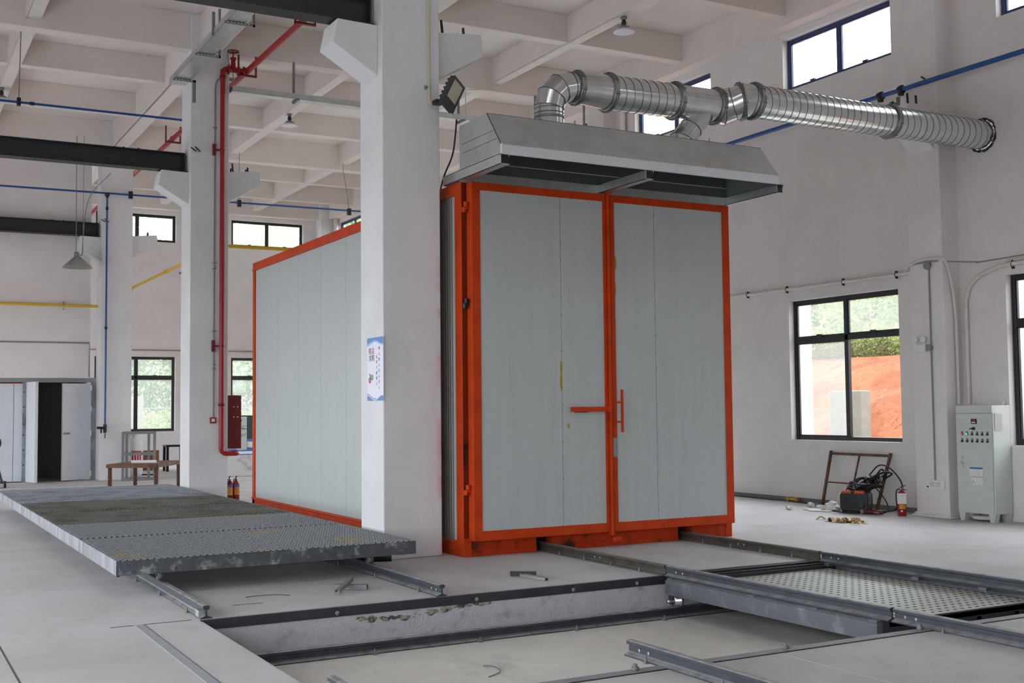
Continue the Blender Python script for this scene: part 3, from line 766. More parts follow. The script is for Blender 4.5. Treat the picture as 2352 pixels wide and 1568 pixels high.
rail('short steel rail under the grating cart, right one ending beside pit', XL2, 9.10, 19.6, holes=(9.2, 9.3), group='rails under the mesh cart', step=1.0)
rail('stained steel rail leaving the left slot under the orange doors', XM1, 9.065, 11.6, holes=(10.2, 10.3), material='rail_oily', group='rails out of the oven', step=.5)
rail('stained steel rail leaving the right slot under the orange doors', XM2, 9.065, 11.6, holes=(10.25, 10.35), material='rail_oily', group='rails out of the oven', step=.5)
rail('steel rail nearest the camera with two bolt holes, starting at the pit rim', XL2 + .02, 1.2, 6.32, holes=(6.2, 6.1), group='rails on the near floor', step=.75)
rail('steel rail tip barely showing at the bottom edge of the photo', XL1 + .01, 1.2, 6.36, holes=(6.26, 6.16), group='rails on the near floor', step=.75)
rail('steel rail continuing the cart track to the lower right corner', XM1, 1.2, 6.24, holes=(6.14, 6.04), group='rails on the near floor', step=1.4)
rail('steel rail continuing the far cart track beyond the right edge', XM2, 1.2, 6.24, holes=(6.14, 6.04), group='rails on the near floor', step=1.4)
rail('long steel rail along the pit floor below the back pit wall', 8.835, PX0 + .02, PX1 - .02, z=PZ, ax='x', group='rails in the pit', step=.95)
rail('long steel rail along the pit floor hidden by the near rim', 6.17, PX0 + .02, PX1 - .02, z=PZ, ax='x', group='rails in the pit', step=.95)

# ------------------------------------------------------------------ transfer car in the pit
tc = thing('transfer_car', 'low grey steel transfer car carrying two rails across the pit', 'transfer car', (7.65, 7.6, PZ + .1))
CX0, CX1, CY0, CY1 = 6.565, 8.73, 6.33, 8.95
for x0, x1 in ((CX0, CX0 + .06), (CX1 - .06, CX1)):
    m = M(); m.box(x0, x1, CY0, CY1, -.155, -.022)
    for z in (-.12, -.085, -.055): m.box(x0 - .003, x0, CY0 + .01, CY1, z, z + .014)
    obj('side_beam', m, 'cart', tc, .004)
m = M(); m.box(CX0 + .06, CX1 - .06, CY0, CY0 + .06, -.155, -.022); m.box(CX0 + .06, CX1 - .06, CY1 - .06, CY1, -.155, -.022)
for x in (7.2, 7.65, 8.1): m.box(x, x + .05, CY0, CY1, -.15, -.07)
obj('cross_beam', m, 'edge', tc)
for x in (XM1, XM2):
    rail('', x, CY0 - .06, 9.04, holes=(8.9, 8.8), clips=False, parent=tc, material='rail')
m = M()
for i in range(5): m.box(CX0 + .004 * i, CX0 + .03 + .02 * i, CY0 + .02, CY1 - .02, -.022 + i * .0035, -.0195 + i * .0035)
obj('edge_plate', m, 'cart', tc)
for y in (8.9, 7.75, 7.0, 6.38):
    obj('spacer_block', M().box(XM1 - .09, XM1 - .03, y - .04, y + .04, -.022, -.001), 'cart', tc); obj('spacer_block', M().box(XM2 - .085, XM2 - .03, y - .04, y + .04, -.03, -.002), 'cart', tc)
m = M()
for a, b in ((-.02, 6.33), (0, 0)): pass
obj('slotted_deck', M().box(XM1 + .05, XM2 - .05, CY0 + .02, CY1 - .02, -.058, -.053), 'slots', tc)
for x in (XM1, XM2): obj('rail_bed', M().box(x - .035, x + .035, CY0, CY1, -.024, -.001), 'edge', tc)
obj('deck_underside', M().box(XM1 + .05, XM2 - .05, CY0 + .05, CY1 - .05, -.16, -.155), 'black', tc)
obj('deck_kerb', M().box(XM1 + .03, XM2 - .03, CY1 - .03, CY1 - .015, -.055, -.0), 'edge', tc); obj('deck_kerb', M().box(XM1 + .03, XM2 - .03, CY0, CY0 + .015, -.06, -.01), 'edge', tc)
for x in (CX0 + .035, CX1 - .12):
    for y in (8.835, 6.45):
        w = M(); zc = PZ + .1 + .05
        w.lathe([(.02, -.03), (.05, -.03), (.05, .018), (.064, .02), (.064, .034), (.02, .034)], (x, y, zc), (1, 0, 0), 22)
        wh = obj('wheel', w, 'chrome', tc)
        k = M(); k.box(x + .036, x + .048, y - .05, y + .05, zc - .03, -.15); k.box(x - .048, x - .036, y - .01, y + .05, zc - .03, -.15)
        obj('fork', k, 'edge', tc)
        obj('axle', M().cyl((x - .08, y, zc), (x + .08, y, zc), .016, 10).ball((x - .08, y, zc), .02, 8), 'chrome', wh)

# ------------------------------------------------------------------ mesh-topped cart on the left rails
GX0, GX1, GY0, GY1, GZ = 1.895, 4.715, 10.52, 21.25, .32
gc = thing('mesh_cart', 'long low cart with expanded metal mesh deck beside the white column', 'cart', (3.3, 15.9, .1))
obj('end_beam', M().box(GX0 - .003, GX1 + .003, GY0 - .002, GY0 + .012, .19, .315).box(GX0 + .01, GX1 - .01, GY0 + .012, GY0 + .05, .19, .20), 'frame_worn', gc); obj('end_beam', M().box(GX0, GX1, GY1 - .05, GY1, .19, .315), 'frame_worn', gc)
m = M()
for a, b in ((GY0 + .0, 13.4), (13.41, 17.3), (17.31, GY1)): m.box(GX0 - .002, GX0 + .012, a + .001, b, .19, .318); m.box(GX1 - .012, GX1 + .002, a, b, .19, .318)
m.box(GX0, GX0 + .05, GY0 + .02, GY1, .19, .2)
obj('side_beam', m, 'frame_galv', gc)
m = M()
for y in [GY0 + .6 + i * .9 for i in range(12)]: m.box(GX0 + .012, GX1 - .012, y, y + .06, .2, .285)
for x in (XL1, XL2, 3.3): m.box(x - .03, x + .03, GY0 + .05, GY1 - .05, .19, .27)
obj('under_frame', m, 'edge', gc)
bnd = [GY0 + .005, 12.6, 14.3, 16.2, 18.0, 19.55, GY1 - .005]
mats = ['mesh_yellow', 'mesh_yellow', 'mesh_olive', 'mesh_olive', 'mesh_galv', 'mesh_galv']
PXD, PYD = .058, .076
for bi in range(6):
    y0, y1 = bnd[bi] + .012, bnd[bi + 1] - .012
    m = M(); nx = int((GX1 - GX0 - .06) / (PXD / 2)); ny = int((y1 - y0) / (PYD / 2))
    vs, fs = [], []; tw = .0025
    for i in range(nx + 1):
        o = len(vs); xb = GX0 + .03 + i * PXD / 2
        for j in range(ny + 1):
            e = 1 if (i + j) % 2 else -1
            x = xb + e * .0115; y = y0 + j * PYD / 2; z = GZ - .005 + (.003 if j % 2 else -.003)
            if j == 0: y = bnd[bi] - .004 if e > 0 else y0
            vs += [(x - tw, y, z + .005), (x + tw, y, z + .005), (x + tw, y, z - .008), (x - tw, y, z - .008)]
        for j in range(ny):
            p, q = o + j * 4, o + j * 4 + 4
            fs += [(p, p + 1, q + 1, q), (p + 3, p, q, q + 3), (p + 1, p + 2, q + 2, q + 1)]
        fs += [(o + 3, o + 2, o + 1, o)]
    m.add(vs, fs); obj('mesh_panel', m, mats[bi], gc)
    if bi: obj('panel_joint', M().box(GX0 + .02, GX1 - .02, bnd[bi] - .012, bnd[bi] + .006, GZ - .03, GZ - .012), 'black', gc)
ds_ = M()
for i in range(int((GY1 - GY0 - .2) / .11)): ds_.box(GX0 + .015, GX1 - .015, GY0 + .08 + i * .11, GY0 + .145 + i * .11, .272, .286)
obj('gap_shade_slats', ds_, 'black', gc)  # black slats added under the mesh to darken its gaps
for x in (XL1, XL2):
    for y in (10.75, 13.5, 17.5, 20.8) if x < 3 else (10.75, 13.5, 17.5, 19.4):
        w = M().lathe([(.02, -.03), (.045, -.03), (.045, .025), (.02, .025)], (x, y, .145), (1, 0, 0), 18); wh = obj('wheel', w, 'greysteel', gc)
        obj('wheel_fork', M().box(x - .055, x + .055, y - .07, y + .07, .172, .192), 'black', wh)
m = M()
for y in (10.6, 11.7, 12.8, 14.2, 15.5): m.box(GX0 + .02, GX0 + .04, y, y + .02, .17, .19)
obj('hook', m, 'black', gc)

# ------------------------------------------------------------------ scrap lying on the floor
def channel(a, b, w, h, material, label, group, up=(0, 0, 1), flip=1):
    a, b = Vector(a), Vector(b); d = (b - a); s = d.cross(Vector(up)).normalized(); u = s.cross(d).normalized() * flip; t = .003
    m = M()
    for p, q in (((-w / 2, 0), (w / 2, t)), ((-w / 2, 0), (-w / 2 + t, h)), ((w / 2 - t, 0), (w / 2, h))):
        c = [a + s * i + u * j for i, j in ((p[0], p[1]), (q[0], p[1]), (q[0], q[1]), (p[0], q[1]))]; m.ext(c, d)
    return tag(obj('channel_offcut', m, material), label, 'steel offcut', group)
SC = 'steel channel offcuts on the floor'
channel((3.57, 9.62, .052), (3.86, 10.04, .085), .042, .03, 'greysteel', 'grey steel channel offcut tilted on top of another, left of track', SC, flip=-1)
channel((3.68, 9.98, .048), (3.92, 9.80, .048), .05, .045, 'greysteel', 'short grey steel channel offcut underneath the tilted one', SC, flip=-1)
channel((5.40, 9.84, .045), (5.60, 9.70, .045), .05, .042, 'edge', 'short dark steel channel offcut lying across a galvanised one', SC, flip=-1)
channel((5.46, 9.93, .03), (5.53, 9.38, .03), .042, .028, 'galv', 'galvanised channel offcut pointing toward the pit before the oven', SC, flip=-1)
tag(obj('pipe_offcut', M().tube([(4.3, 11.76, .035), (4.87, 11.5, .035)], .035, 14).ring((4.87, 11.5, .035), (.91, -.41, 0), .032, .005, 14), 'steel_dark'), 'black steel pipe on the floor at the foot of the nearest column', 'pipe')
def litter(pts, r, label, mt='black'):
    return tag(obj('wire_scrap', M().tube(spline(pts, 5), r, 5), mt), label, 'wire scrap', 'wire scraps on the floor')
litter([(2.86, 9.95, .006), (2.98, 9.93, .012), (3.12, 9.9, .012), (3.22, 9.84, .006)], .0028, 'thin black wire scrap on the floor right of the left rail')
litter([(2.65, 9.6, .005), (2.8, 9.58, .008), (2.9, 9.58, .005)], .0018, 'shorter black wire scrap nearer the pit edge')
litter([(3.98, 7.6, PZ + .004), (4.12, 7.68, PZ + .01), (4.16, 7.85, PZ + .01), (4.12, 7.95, PZ + .004)], .004, 'curled wire scrap on the pit floor', 'inkgrey')

# ------------------------------------------------------------------ crane runway beams
def crane_beam(yc, label, x1=4.79, dz=0):
    z0, z1, w = 5.825 + dz, 6.145 + dz, .25
    t = thing('crane_beam', label, 'beam', (x1 - 4.2, yc, z0), 'crane runway beams')
    m = M(); m.box(-3.6, x1, yc - w / 2, yc + w / 2, z0, z0 + .014); m.box(-3.6, x1, yc - w / 2, yc + w / 2, z1 - .014, z1); m.box(-3.6, x1, yc - .006, yc + .006, z0 + .014, z1 - .014)
    obj('girder', m, 'steel_dark', t)
    p = obj('end_plate', M().box(x1 - .012, x1, yc - w / 2 + .005, yc + w / 2 - .005, z0 + .01, z1 - .01), 'steel_dark', t)
    obj('bearing_pad', M().box(x1 - .4, x1 + .02, yc - w / 2 - .02, yc + w / 2 + .02, z0 - .022, z0), 'black', t)
    obj('stop_bar', M().box(x1 + .012, x1 + .035, yc - .1, yc - .03, z0 - .02, z1 - .03), 'greysteel', t)
    for x in (x1 - 1.05, x1 - .8): obj('rail_clip', M().box(x, x + .03, yc - .06, yc - .02, z1, z1 + .025), 'black', t)
    return t
crane_beam(11.93, 'dark steel crane beam at the top edge resting on nearest column bracket', 4.79, .045)
crane_beam(20.59, 'dark steel crane beam resting on the bracket of the red pipe column')
crane_beam(29.12, 'dark steel crane beam farthest back, above the hanging cone lamp', 4.74)

# ------------------------------------------------------------------ cable trays
def tray(name, label, ax, a, b, c, z, w, h, hangers, loc):
    t = thing(name, label, 'cable tray', loc, 'galvanised cable trays')
    m = M()
    def bx(m, u0, u1, v0, v1, z0, z1): return m.box(v0, v1, u0, u1, z0, z1) if ax == 'y' else m.box(u0, u1, v0, v1, z0, z1)
    bx(m, a, b, c - w / 2, c + w / 2, z, z + .003); bx(m, a, b, c - w / 2, c - w / 2 + .003, z, z + h); bx(m, a, b, c + w / 2 - .003, c + w / 2, z, z + h); bx(m, a, b, c - w / 2, c + w / 2, z + h, z + h + .003)
    obj('trough', m, 'galv', t)
    for u, ztop, e0, e1 in hangers:
        k = M(); bx(k, u - .02, u + .02, e0, e1, z - .035, z - .005)
        hc = obj('bracket', k, 'greysteel', t)
        s = M()
        for i in range(int((e1 - e0 - .04) / .05)): bx(s, u - .021, u - .02, e0 + .03 + i * .05, e0 + .055 + i * .05, z - .027, z - .013)
        if ax == 'y': obj('slot', s, 'white', hc)
        if ztop:
            r = M(); bx(r, u - .02, u + .02, e1 - .03, e1, z - .035, ztop); obj('hanger', r, 'greysteel', t)
    return t
t1 = tray('cable_tray', 'galvanised cable tray running toward the camera past the red riser column', 'y', 2.0, 19.95, 4.525, 7.2, .27, .1,
     [(5.0, 7.95, 4.36, 4.8), (10.5, 7.95, 4.36, 4.8), (14.0, 7.95, 4.36, 4.8), (16.3, 7.95, 4.36, 4.8), (18.0, 7.95, 4.36, 4.75), (19.55, None, 4.37, 4.74)], (4.525, 11, 7.16))
obj('hanger', M().box(4.69, 4.74, 19.53, 19.57, 6.82, 7.2), 'greysteel', t1)
obj('hanger', M().box(4.37, 4.41, 17.02, 17.06, 7.2, 7.55), 'greysteel', t1)
tray('cable_tray', 'galvanised cable tray crossing behind the nearest column toward the duct', 'x', 5.5, 13.2, 20.14, 7.235, .2, .1,
     [(6.69, 7.97, 19.98, 20.27), (10.05, 7.97, 19.98, 20.27), (11.8, 7.97, 19.98, 20.27), (12.98, 7.97, 19.98, 20.27)], (9.3, 20.14, 7.2))
tag(obj('power_cable', M().tube(spline([(9.93, 20.1, 7.23), (9.9, 20.1, 6.9), (9.82, 20.08, 6.5), (9.6, 20.05, 6.0), (9.4, 20.0, 5.2)], 6), .018, 8), 'rubber'), 'black cable hanging from the tray behind the oven', 'cable')
tag(obj('thin_conduit', M().tube([(5.0, 19.95, 7.96), (5.0, 22.8, 7.935), (5.0, 28.7, 7.935)], .012, 6), 'greytube'), 'thin grey conduit along the beam edge above the left columns', 'conduit')

# ------------------------------------------------------------------ fire water pipework
fp = thing('fire_main', 'red fire water main running overhead along the column row', 'pipe', (5.8, 16, 7.5))
FX, FZ = 5.80, 7.66
obj('pipe', M().tube([(FX, 1.0, FZ), (FX, 37.2, FZ)], .052, 16), 'red', fp)
for y in (5.5, 11.0, 17.0, 20.16, 25.95, 31.5):
    m = M(); m.box(FX - .17, FX - .145, y - .02, y + .02, FZ - .1, FZ + .28); m.box(FX + .145, FX + .17, y - .02, y + .02, FZ - .1, FZ + .28)
    m.box(FX - .17, FX + .17, y - .025, y + .025, FZ - .1, FZ - .065)
    b = obj('pipe_bracket', m, 'darkred', fp)
    obj('u_bolt', M().tube(arc((FX, y, FZ), .062, 0, PI, 10, (1, 0, 0), (0, 0, 1)), .007, 6), 'darkred', b)
fr = thing('fire_riser', 'red vertical fire riser with valve on the second column', 'pipe', (5.365, 20.15, .87))
RX, RYY = 5.365, 20.17
obj('pipe', M().tube([(RX, RYY, .95), (RX, RYY, 7.56)], .042, 14), 'red', fr)
m = M(); m.tube([(RX, RYY, .98)] + arc((RX + .1, RYY, .97), .1, PI, 1.5 * PI, 6, (1, 0, 0), (0, 0, 1)) + [(5.60, RYY, .87)] + arc((5.60, RYY + .08, .87), .08, -PI / 2, 0, 5, (0, 1, 0), (1, 0, 0))[1:], .044, 14)
m = M(); m.tube([(RX, RYY, 1.0), (RX, RYY, .95), (RX + .02, RYY, .90), (RX + .06, RYY, .872), (RX + .11, RYY, .867), (5.60, RYY, .867), (5.635, RYY + .015, .867), (5.655, RYY + .05, .867), (5.66, RYY + .2, .867), (5.66, 20.55, .867)], .043, 14)
obj('elbow', m, 'red', fr)
m = M(); m.tube([(RX, RYY, 7.52), (RX, RYY, 7.62), (RX + .04, RYY, 7.65), (FX - .05, RYY, 7.65)], .046, 14); obj('branch', m, 'red', fr)
for z in (1.72, 7.5): obj('coupling', M().lathe([(.042, -.025), (.056, -.022), (.056, .022), (.042, .025)], (RX, RYY, z), n=16), 'darkred', fr)
for z in (2.74, 6.2):
    m = M(); m.box(RX - .16, RX - .11, 20.19, 20.25, z - .1, z + .1); m.box(RX - .12, RX + .03, 20.2, 20.22, z - .012, z + .012); m.ring((RX, RYY, z), (0, 0, 1), .047, .007, 16)
    obj('clamp', m, 'darkred', fr)
m = M(); m.cyl((5.55, RYY, 7.65), (5.55, RYY, 7.86), .05, 14, .036); m.cyl((5.55, RYY, 7.84), (5.55, RYY, 7.87), .055, 14); m.cyl((5.55, RYY, 7.87), (5.55, RYY, 7.99), .012, 8)
for x in (5.47, 5.64, 5.74): m.lathe([(.046, -.012), (.085, -.012), (.085, .012), (.046, .012)], (x, RYY, 7.65), (1, 0, 0), 16)
vv = obj('valve', m, 'red', fr)
m = M(); m.ring((5.55, RYY, 7.985), (0, 0, 1), .095, .011, 20)
for a in (0, 2 * PI / 3, 4 * PI / 3): m.tube([(5.55, RYY, 7.985), (5.55 + .095 * math.cos(a), RYY + .095 * math.sin(a), 7.985)], .008, 6)
obj('handwheel', m, 'darkred', vv)
m = M(); m.cyl((5.48, RYY - .02, 7.47), (5.56, RYY - .02, 7.47), .03, 10); m.tube([(5.43, RYY - .04, 7.95), (5.47, RYY - .06, 7.7), (5.54, RYY - .04, 7.56), (5.55, RYY - .03, 7.47)], .009, 6); obj('flow_switch', m, 'greytube', fr)
ab = thing('fire_alarm_button', 'small red call point box on the column front left of riser', 'alarm', (5.232, 20.25, 1.4))
obj('box', M().box(5.182, 5.282, 20.21, 20.25, 1.395, 1.5), 'red', ab, .004); obj('push_plate', M().box(5.205, 5.26, 20.205, 20.21, 1.425, 1.475), 'paper', ab)
m = M(); m.tube([(5.24, 20.235, 1.5), (5.25, 20.235, 7.3), (5.262, 20.235, 7.4), (5.30, 20.235, 7.47), (5.36, 20.22, 7.5)], .012, 8); al = obj('wire_conduit', m, 'greytube', ab)
for z in (2.35, 2.42, 3.0, 4.1, 4.2, 6.6): obj('saddle', M().box(5.215, 5.285, 20.225, 20.25, z - .008, z + .008), 'greysteel', al)
hy = thing('hydrant_cabinet', 'dark red fire hydrant cabinet beside the second column', 'hydrant cabinet', (5.66, 20.6, .94))
obj('body', M().box(5.51, 5.81, 20.5, 20.68, .94, 1.885), 'darkred', hy, .006)
for x in (5.675, 5.745):
    for z in (1.5, 1.68): obj('screw', M().ball((x, 20.498, z), .012, 6), 'paper', hy)

# ------------------------------------------------------------------ compressed air pipes (blue)
def coupling(m, p, ax, r, L=.07): return m.lathe([(r, -L / 2), (r * 1.5, -L / 2), (r * 1.6, -.01), (r * 1.35, 0), (r * 1.6, .01), (r * 1.5, L / 2), (r, L / 2)], p, ax, 12)
ba = thing('air_pipe', 'blue air pipe ending at the left side of the red riser column', 'pipe', (.6, 21.0, 6.85), 'blue compressed air pipes')
obj('pipe', M().tube([(-3.5, 21.0, 6.86), (4.95, 21.0, 6.86)], .021, 10), 'blue', ba)
obj('coupling', coupling(M(), (2.33, 21.0, 6.86), (1, 0, 0), .021), 'black', ba)
c = obj('hanger_clamp', M().box(2.09, 2.15, 20.95, 21.05, 6.80, 6.93), 'black', ba)
obj('rod', M().cyl((2.12, 21.0, 6.93), (2.14, 21.0, 8.1), .009, 6), 'inkgrey', c)
BZ = 6.79
bb = thing('air_pipe', 'blue air pipe crossing the far column with a vertical drop', 'pipe', (4.9, 28.65, BZ), 'blue compressed air pipes')
obj('pipe', M().tube([(-3.5, 28.65, BZ - .02), (13.1, 28.65, BZ + .07)], .023, 10), 'blue', bb)
dp = obj('drop_pipe', M().tube([(4.87, 28.65, BZ), (4.87, 28.65, 1.3)], .022, 10), 'blue', bb)
m = M(); coupling(m, (4.87, 28.65, 6.45), (0, 0, 1), .022); coupling(m, (4.87, 28.65, 3.6), (0, 0, 1), .022); coupling(m, (4.87, 28.65, BZ), (1, 0, 0), .03, .1); m.cyl((4.87, 28.65, BZ - .08), (4.87, 28.65, BZ), .035, 10); obj('coupling', m, 'black', dp)
m = M(); m.cyl((4.87, 28.65, 1.13), (4.87, 28.65, 1.33), .04, 10); m.cyl((4.87, 28.62, 1.24), (4.68, 28.6, 1.25), .03, 8); m.box(4.76, 4.79, 28.58, 28.62, 1.12, 1.22); m.cyl((4.87, 28.65, 1.0), (4.87, 28.65, 1.13), .012, 6); obj('tap', m, 'black', dp)
for x, zt in ((-1.5, 8.1), (2.3, 8.1), (5.41, None), (8.05, 8.1), (10.98, 8.1)):
    c = obj('hanger_clamp', M().box(x - .045, x + .045, 28.61, 28.70, BZ - .06, BZ + .11), 'black', bb)
    if zt: obj('wire', M().tube(spline([(x, 28.66, BZ + .1), (x - (.05 if x > 9 else 0), 28.66, 7.3), (x - (.16 if x > 9 else 0), 28.66, 7.9), (x - (.16 if x > 9 else 0), 28.66, 8.1)], 5), .008, 5), 'inkgrey', c)
bc = thing('air_pipe', 'thick blue air pipe high along the right wall', 'pipe', (13.05, 17, 6.12), 'blue compressed air pipes')
CXB, CZB = 13.05, 6.17
obj('pipe', M().tube([(CXB, -7, CZB), (CXB, 36.5, CZB)], .036, 12), 'blue', bc)
for y in (12.22, 11.83):
    m = M(); m.lathe([(.036, -.04), (.062, -.038), (.066, 0), (.062, .038), (.036, .04)], (CXB, y, CZB), (0, 1, 0), 14); m.box(CXB - .03, CXB + .03, y - .03, y + .03, CZB - .09, CZB - .05); obj('coupling', m, 'black', bc)
obj('bracket', M().box(13.06, 13.24, 12.03, 12.07, 6.0, 6.04).box(13.2, 13.24, 12.02, 12.06, 6.04, 6.13), 'greysteel', bc)
obj('screw', M().cyl((13.235, 11.55, 6.28), (13.16, 11.55, 6.3), .012, 6), 'black', bc)

# ------------------------------------------------------------------ yellow gas pipes
yl = thing('gas_pipe', 'yellow gas pipe low along the left wall, ending at column', 'pipe', (.6, 29.2, 4.12), 'yellow gas pipes')
obj('pipe', M().tube([(-3.0, 29.2, 4.155), (4.775, 29.2, 4.155)], .032, 10), 'yellow', yl)
obj('clamp', M().ring((4.0, 29.2, 4.155), (1, 0, 0), .035, .01, 14).box(3.985, 4.015, 29.2, 29.296, 4.06, 4.08).box(3.985, 4.015, 29.2, 29.296, 4.2, 4.25), 'greytube', yl)
y2 = thing('gas_pipe', 'yellow gas pipe from the far column to above the oven', 'pipe', (5.9, 25, 4.57), 'yellow gas pipes')
obj('pipe', M().tube([(5.55, 29.42, 4.625), (5.55, 21.05, 4.615), (5.57, 20.99, 4.615), (5.62, 20.97, 4.615), (9.0, 20.97, 4.615)], .032, 10), 'yellow', y2)
obj('flange', M().cyl((5.55, 29.38, 4.625), (5.55, 29.46, 4.625), .07, 12), 'black', y2)
for y in (25.3, 25.5): obj('collar', M().cyl((5.55, y - .02, 4.62), (5.55, y + .02, 4.62), .042, 12), 'yellow', y2)
obj('bracket', M().box(5.51, 5.62, 24.0, 24.04, 4.42, 4.46).box(5.58, 5.62, 24.0, 24.04, 4.46, 4.6), 'greysteel', y2)

# ------------------------------------------------------------------ lamps
def dome_lamp(x, y, label):
    t = thing('ceiling_lamp', label, 'lamp', (x, y, 7.82), 'dome lamps under the ceiling beams')
    obj('canopy', M().lathe([(.001, .02), (.05, .02), (.055, 0), (.05, -.02), (.03, -.03)], (x, y, 8.08), n=16), 'lamp_grey', t)
    obj('socket', M().lathe([(.028, 0), (.03, -.02), (.042, -.04), (.042, -.075), (.034, -.085), (.034, -.1)], (x, y, 8.055), n=14), 'black', t)
    obj('housing', M().lathe([(.034, 0), (.06, -.01), (.1, -.04), (.105, -.06)], (x, y, 7.955), n=20), 'lamp_grey', t)
    obj('dish', M().lathe([(.105, .0), (.13, -.012), (.178, -.05), (.18, -.056), (.17, -.056), (.1, -.065), (.001, -.07)], (x, y, 7.895), n=24), 'lamp_white', t)
    return t
dome_lamp(10.9, 15.74, 'white dome lamp under the beam above the exhaust duct')
dome_lamp(7.96, 24.38, 'white dome lamp far back between the two nearest columns')
dome_lamp(2.2, 24.95, 'white dome lamp cut off by the left edge of photo')
def beam_conduit(pts, label):
    m = M(); m.tube(pts, .011, 6); o = obj('lamp_conduit', m, 'pvc', None); return tag(o, label, 'conduit', 'lamp conduits on the beams')
beam_conduit([(10.79, 15.76, 8.088), (10.79, 20.2, 8.088), (10.79, 20.24, 8.0), (10.79, 20.24, 7.97), (10.5, 20.24, 7.94), (10.2, 20.24, 7.9), (10.2, 20.24, 7.36)], 'thin white conduit along the beam to the dome lamp over the duct')
beam_conduit([(7.86, 18.2, 8.088), (7.86, 24.3, 8.088)], 'thin white conduit along the beam to the far middle dome lamp')
beam_conduit([(2.13, 18.2, 8.088), (2.13, 24.9, 8.088)], 'thin white conduit along the beam to the lamp at left edge')
px, py, pz = 4.19, 28.5, 4.98
pd = thing('pendant_lamp', 'grey cone pendant lamp hanging below the farthest crane beam', 'lamp', (px, py, pz))
obj('shade', M().lathe([(.045, .27), (.07, .265), (.20, .14), (.335, .01), (.34, 0), (.325, .0), (.06, .25)], (px, py, pz), n=28), 'pend', pd)
obj('socket', M().lathe([(.001, .1), (.05, .1), (.06, .02), (.05, 0)], (px - .02, py, pz + .27), n=12).box(px + .02, px + .1, py - .02, py + .02, pz + .29, pz + .31), 'lamp_grey', pd)
obj('cable', M().tube([(px - .03, py, pz + .35), (px - .04, py, 8.1)], .009, 6), 'inkgrey', pd)
obj('cable', M().tube(spline([(px + .1, py, pz + .3), (px + .16, py, 6.2), (px + .3, py, 6.75), (px + .75, py + .1, 7.3)], 6), .009, 6), 'inkgrey', pd)
obj('cable', M().tube([(px + .12, py, pz + .31), (px + .12, py, 8.1)], .006, 6), 'inkgrey', pd)
# floodlight and its conduit on the nearest column
fl = thing('floodlight', 'grey floodlight tilted on the front of the nearest column', 'floodlight', (5.57, 11.4, 4.9))
C0 = Vector((5.56, 11.36, 5.06)); N = Vector((.44, -.87, -.22)).normalized(); L = Vector((.447, 0, .894)); L = (L - N * L.dot(N)).normalized(); S = L.cross(N).normalized()
fmx = Matrix(((S.x, L.x, N.x, C0.x), (S.y, L.y, N.y, C0.y), (S.z, L.z, N.z, C0.z), (0, 0, 0, 1)))
obj('housing', M().box(-.115, .115, -.17, .17, -.035, .02).xf(fmx), 'flood', fl, .004)
m = M()
for i in range(5): m.box(-.105, .105, -.1 + i * .055, -.075 + i * .055, -.065, -.035)
obj('cooling_fin', m.xf(fmx), 'flood', fl)
obj('rim', M().box(-.12, .12, -.175, -.075, .02, .026).box(-.12, .12, .15, .175, .02, .026).box(-.12, -.09, -.075, .15, .02, .026).box(.09, .12, -.075, .15, .02, .026).xf(fmx), 'flood', fl)
obj('lens', M().box(-.09, .09, -.075, .15, .018, .022).xf(fmx), 'lens', fl)
m = M(); m.tube([(5.47, 11.6, 5.02), (5.49, 11.5, 5.03), (5.55, 11.44, 5.03)], .012, 8); m.box(5.43, 5.53, 11.5, 11.6, 4.985, 5.03); m.bar((5.5, 11.52, 5.0), (5.6, 11.42, 5.01), .03, .05); obj('bracket', m, 'flood', fl)
obj('pivot_bolt', M().ball((5.53, 11.44, 5.03), .014, 8), 'chrome', fl)
cc = thing('cream_conduit', 'cream conduit down the front of the nearest column', 'conduit', (5.385, 11.58, 5.0))
obj('tube', M().tube([(5.37, 11.57, 8.5), (5.38, 11.57, 5.03), (5.385, 11.57, 5.0), (5.41, 11.57, 4.98)], .014, 10), 'pvc_cream', cc)
for z in (7.6, 6.22, 5.17): obj('saddle', M().ball((5.345, 11.585, z), (.02, .015, .022), 8).cyl((5.35, 11.57, z), (5.40, 11.57, z), .008, 6), 'greysteel', cc)

# ------------------------------------------------------------------ poster on the nearest column
po = thing('wall_poster', 'white poster with blue waves on the left face of the nearest column', 'poster', (4.826, 11.81, 1.70))
PYL, PZ0, PW, PH = 12.04, 1.70, .46, .69
obj('board', M().box(4.823, 4.83, PYL - PW, PYL, PZ0, PZ0 + PH), 'poster', po)
def pp(u, v, d=.0006): return Vector((4.823 - d, PYL - u * PW, PZ0 + (1 - v) * PH))
def poly(pts, d): return M().ext([pp(u, v, d) for u, v in pts], (.0004, 0, 0))
us = [i / 14 for i in range(15)]
wave = lambda u: .095 + .035 * math.cos(u * 5.2 + .2)
obj('wave', poly([(0, 0), (1, 0)] + [(u, .08 + .03 * math.cos(2.2 * PI * (u - .02)) ) for u in us[::-1]], .0006), 'poster_blue', po)
obj('wave', poly([(u, .085 + .03 * math.cos(2.2 * PI * (u - .02)) ) for u in us] + [(u, .105 + .03 * math.cos(2.2 * PI * (u - .02))) for u in us[::-1]], .0008), 'poster_pale', po)
obj('wave', poly([(0, .13), (0, .10)] + [(u, .10 - .07 * math.sin(u * 1.7)) for u in us[1:8]] + [(u, .12 - .07 * math.sin(u * 1.7)) for u in us[1:8][::-1]], .0010), 'poster_pale', po)
obj('wave', poly([(0, 1), (1, 1), (1, .935)] + [(u, .955 - .04 * math.cos(2.1 * PI * u) * (1 if u < .9 else .9)) for u in us[::-1]], .0006), 'poster_blue', po)
